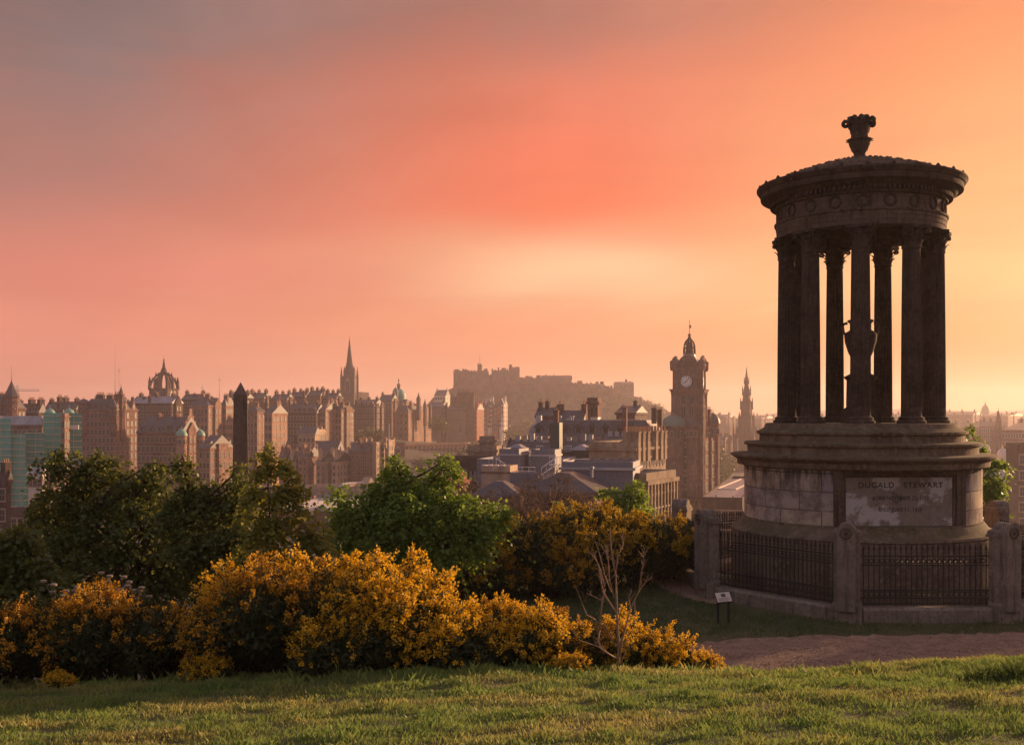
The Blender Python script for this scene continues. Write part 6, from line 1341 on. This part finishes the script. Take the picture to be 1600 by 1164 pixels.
# ---- trees of the town: a few leafy crowns copied about
def city_tree_meshes(seed, n=900, bare=False):
    r = np.random.default_rng(seed); nc = 46; d = unit(r.normal(0, 1, (nc, 3))); c = d*(r.uniform(.3, 1, nc)**.5)[:, None]*np.array([3.4, 3.4, 3.2]) + np.array([0, 0, 6.6])
    if not bare:
        m = n//nc; P = c[:, None, :] + r.normal(0, .55, (nc, m, 3)); D = unit(r.normal(0, 1, (nc, m, 3))); U = unit(np.cross(D, r.normal(0, 1, (nc, m, 3)))); L = r.uniform(.4, .8, (nc, m))
        crown = quads_mesh('crown', leaf_quads(P.reshape(-1, 3), D.reshape(-1, 3), U.reshape(-1, 3), L.ravel(), (L*.8).ravel()), [M['city_leaf']])
    mb = MB(); mb.tube([(0, 0, -2), (.1, 0, 3), (0, .1, 6)], [.35, .25, .15], 6)
    for k in range(nc):
        s = Vector((0, 0, r.uniform(2.5, 6))); mb.tube([s, s.lerp(Vector(c[k]), .5)+Vector((0, 0, .3)), c[k]], [.13, .07, .03], 4)
    if not bare: return crown, mb.mesh('trunk', M['brown_twig'])
    tw = MB()
    for k in range(nc):
        for q in range(9):
            s = Vector(c[k]); e = s + Vector(unit(r.normal(0, 1, 3)*np.array([1, 1, .8])+d[k]*.7))*r.uniform(.8, 1.6); tw.tube([s, s.lerp(e, .5)+Vector((0, 0, .12)), e], [.03, .02, .01], 3)
            for _ in range(3): f = s.lerp(e, r.uniform(.3, 1)); tw.tube([f, f+Vector(unit(r.normal(0, 1, 3)))*r.uniform(.3, .7)], [.014, .006], 3)
    return tw.mesh('twigs', M['brown_twig']), mb.mesh('trunk', M['brown_twig'])
CT = [city_tree_meshes(s) for s in (1, 2, 3)]; BT = [city_tree_meshes(s, bare=True) for s in (4, 5)]
def ctree(px, py, Y, sc, lab, group='hazy leafy trees of the town', bare=False, k=0):
    o = empty('bare_tree' if bare else 'leafy_tree', (xat(px, Y), Y, zat(py, Y)-9.8*sc), lab, 'tree', group, random.uniform(0, 6)); o.scale = (sc, sc, sc)
    cr_, tr_ = (BT if bare else CT)[k % (2 if bare else 3)]; link('twigs' if bare else 'crown', cr_, o); link('trunk', tr_, o)
for i, (px, py, Y, sc, lab) in enumerate([(684, 650, 690, 1.6, 'hazy green tree immediately right of the domed bank'), (693, 656, 700, 1.3, 'second hazy tree right of the domed bank, before the college'), (575, 668, 600, 1.3, 'leafy tree below the left wing of the domed bank'), (592, 670, 605, 1.1, 'rounder leafy tree below the middle of the domed bank'), (560, 672, 590, 1.0, 'small leafy tree left of the pair below the bank'),
     (1122, 700, 520, 1.6, 'hazy garden tree right of the hotel'), (1134, 712, 500, 1.5, 'hazy garden tree left of the gothic memorial spire foot'), (1128, 732, 440, 1.4, 'lower garden tree between the hotel and the memorial spire'), (1190, 715, 520, 1.5, 'hazy garden tree right of the memorial spire foot'),
     (745, 690, 620, 1.6, 'valley tree below the college'), (765, 680, 680, 1.7, 'valley tree below the white and red houses'), (800, 668, 760, 1.9, 'tree on the lower castle slope, left'), (822, 655, 900, 2.2, 'tree on the castle slope above the low dome'), (655, 716, 560, 1.2, 'tree under the arcaded terrace, left'), (700, 708, 560, 1.3, 'tree under the arcaded terrace, right'),
     (725, 700, 580, 1.4, 'tree at the right end of the arcaded terrace')]): ctree(px, py, Y, sc, lab, k=i)
for i, (px, py, Y, sc, lab) in enumerate([(735, 752, 92, .55, 'bare brown tree left of the pink block'), (775, 760, 86, .6, 'bare brown tree in front of the pink block'), (812, 765, 84, .62, 'bare brown tree below the dark low block'), (858, 728, 90, .8, 'tallest bare tree, in front of the white flat roof'), (900, 768, 82, .6, 'bare brown tree below the brown hipped roof'), (935, 775, 80, .5, 'bare brown tree just above the gorse hedge'), (690, 775, 80, .5, 'bare brown tree behind the right side of the round green tree'), (1095, 775, 190, .8, 'bare brown tree at the foot of the hotel')]): ctree(px, py, Y, sc, lab, 'bare brown trees below the near roofs', True, i)
# woods on the castle rock: one mass
r = np.random.default_rng(9); n = 5200; x = r.uniform(-90, 200, n); y = r.uniform(1070, 1190, n); z = rock_h(x, y); k = (z < 24) & (z > -33); x, y, z = x[k], y[k], z[k]; n = len(x)
P = np.stack([x, y, z], -1)[:, None, :] + r.normal(0, 1, (n, 12, 3))*np.array([1.6, 1.6, 1.3]) + np.array([0, 0, 2.2]); D = unit(r.normal(0, 1, (n, 12, 3))); U = unit(np.cross(D, r.normal(0, 1, (n, 12, 3)))); L = r.uniform(.9, 1.8, (n, 12))
tag(link('woods', quads_mesh('woods', leaf_quads(P.reshape(-1, 3), D.reshape(-1, 3), U.reshape(-1, 3), L.ravel(), (L*.8).ravel()), [M['city_leaf']])), kind='stuff')
HAZE = 0.00026
# ================================================================== HAZE
mb = MB(); mb.box((-2700, -60, -45), (2700, 3060, 78))
hz = tag(link('haze', mb.mesh('haze', [])), kind='stuff')
hm = bpy.data.materials.new('haze'); hm.use_nodes = True; t = NT(hm.node_tree); t.t.nodes.clear()
pv = t.n('ShaderNodeVolumePrincipled'); pv.inputs['Color'].default_value = (0.9, 0.8, 0.84, 1); pv.inputs['Density'].default_value = HAZE; pv.inputs['Anisotropy'].default_value = 0.45
ho = t.n('ShaderNodeOutputMaterial'); t.l.new(pv.outputs[0], ho.inputs['Volume']); hz.data.materials.append(hm)
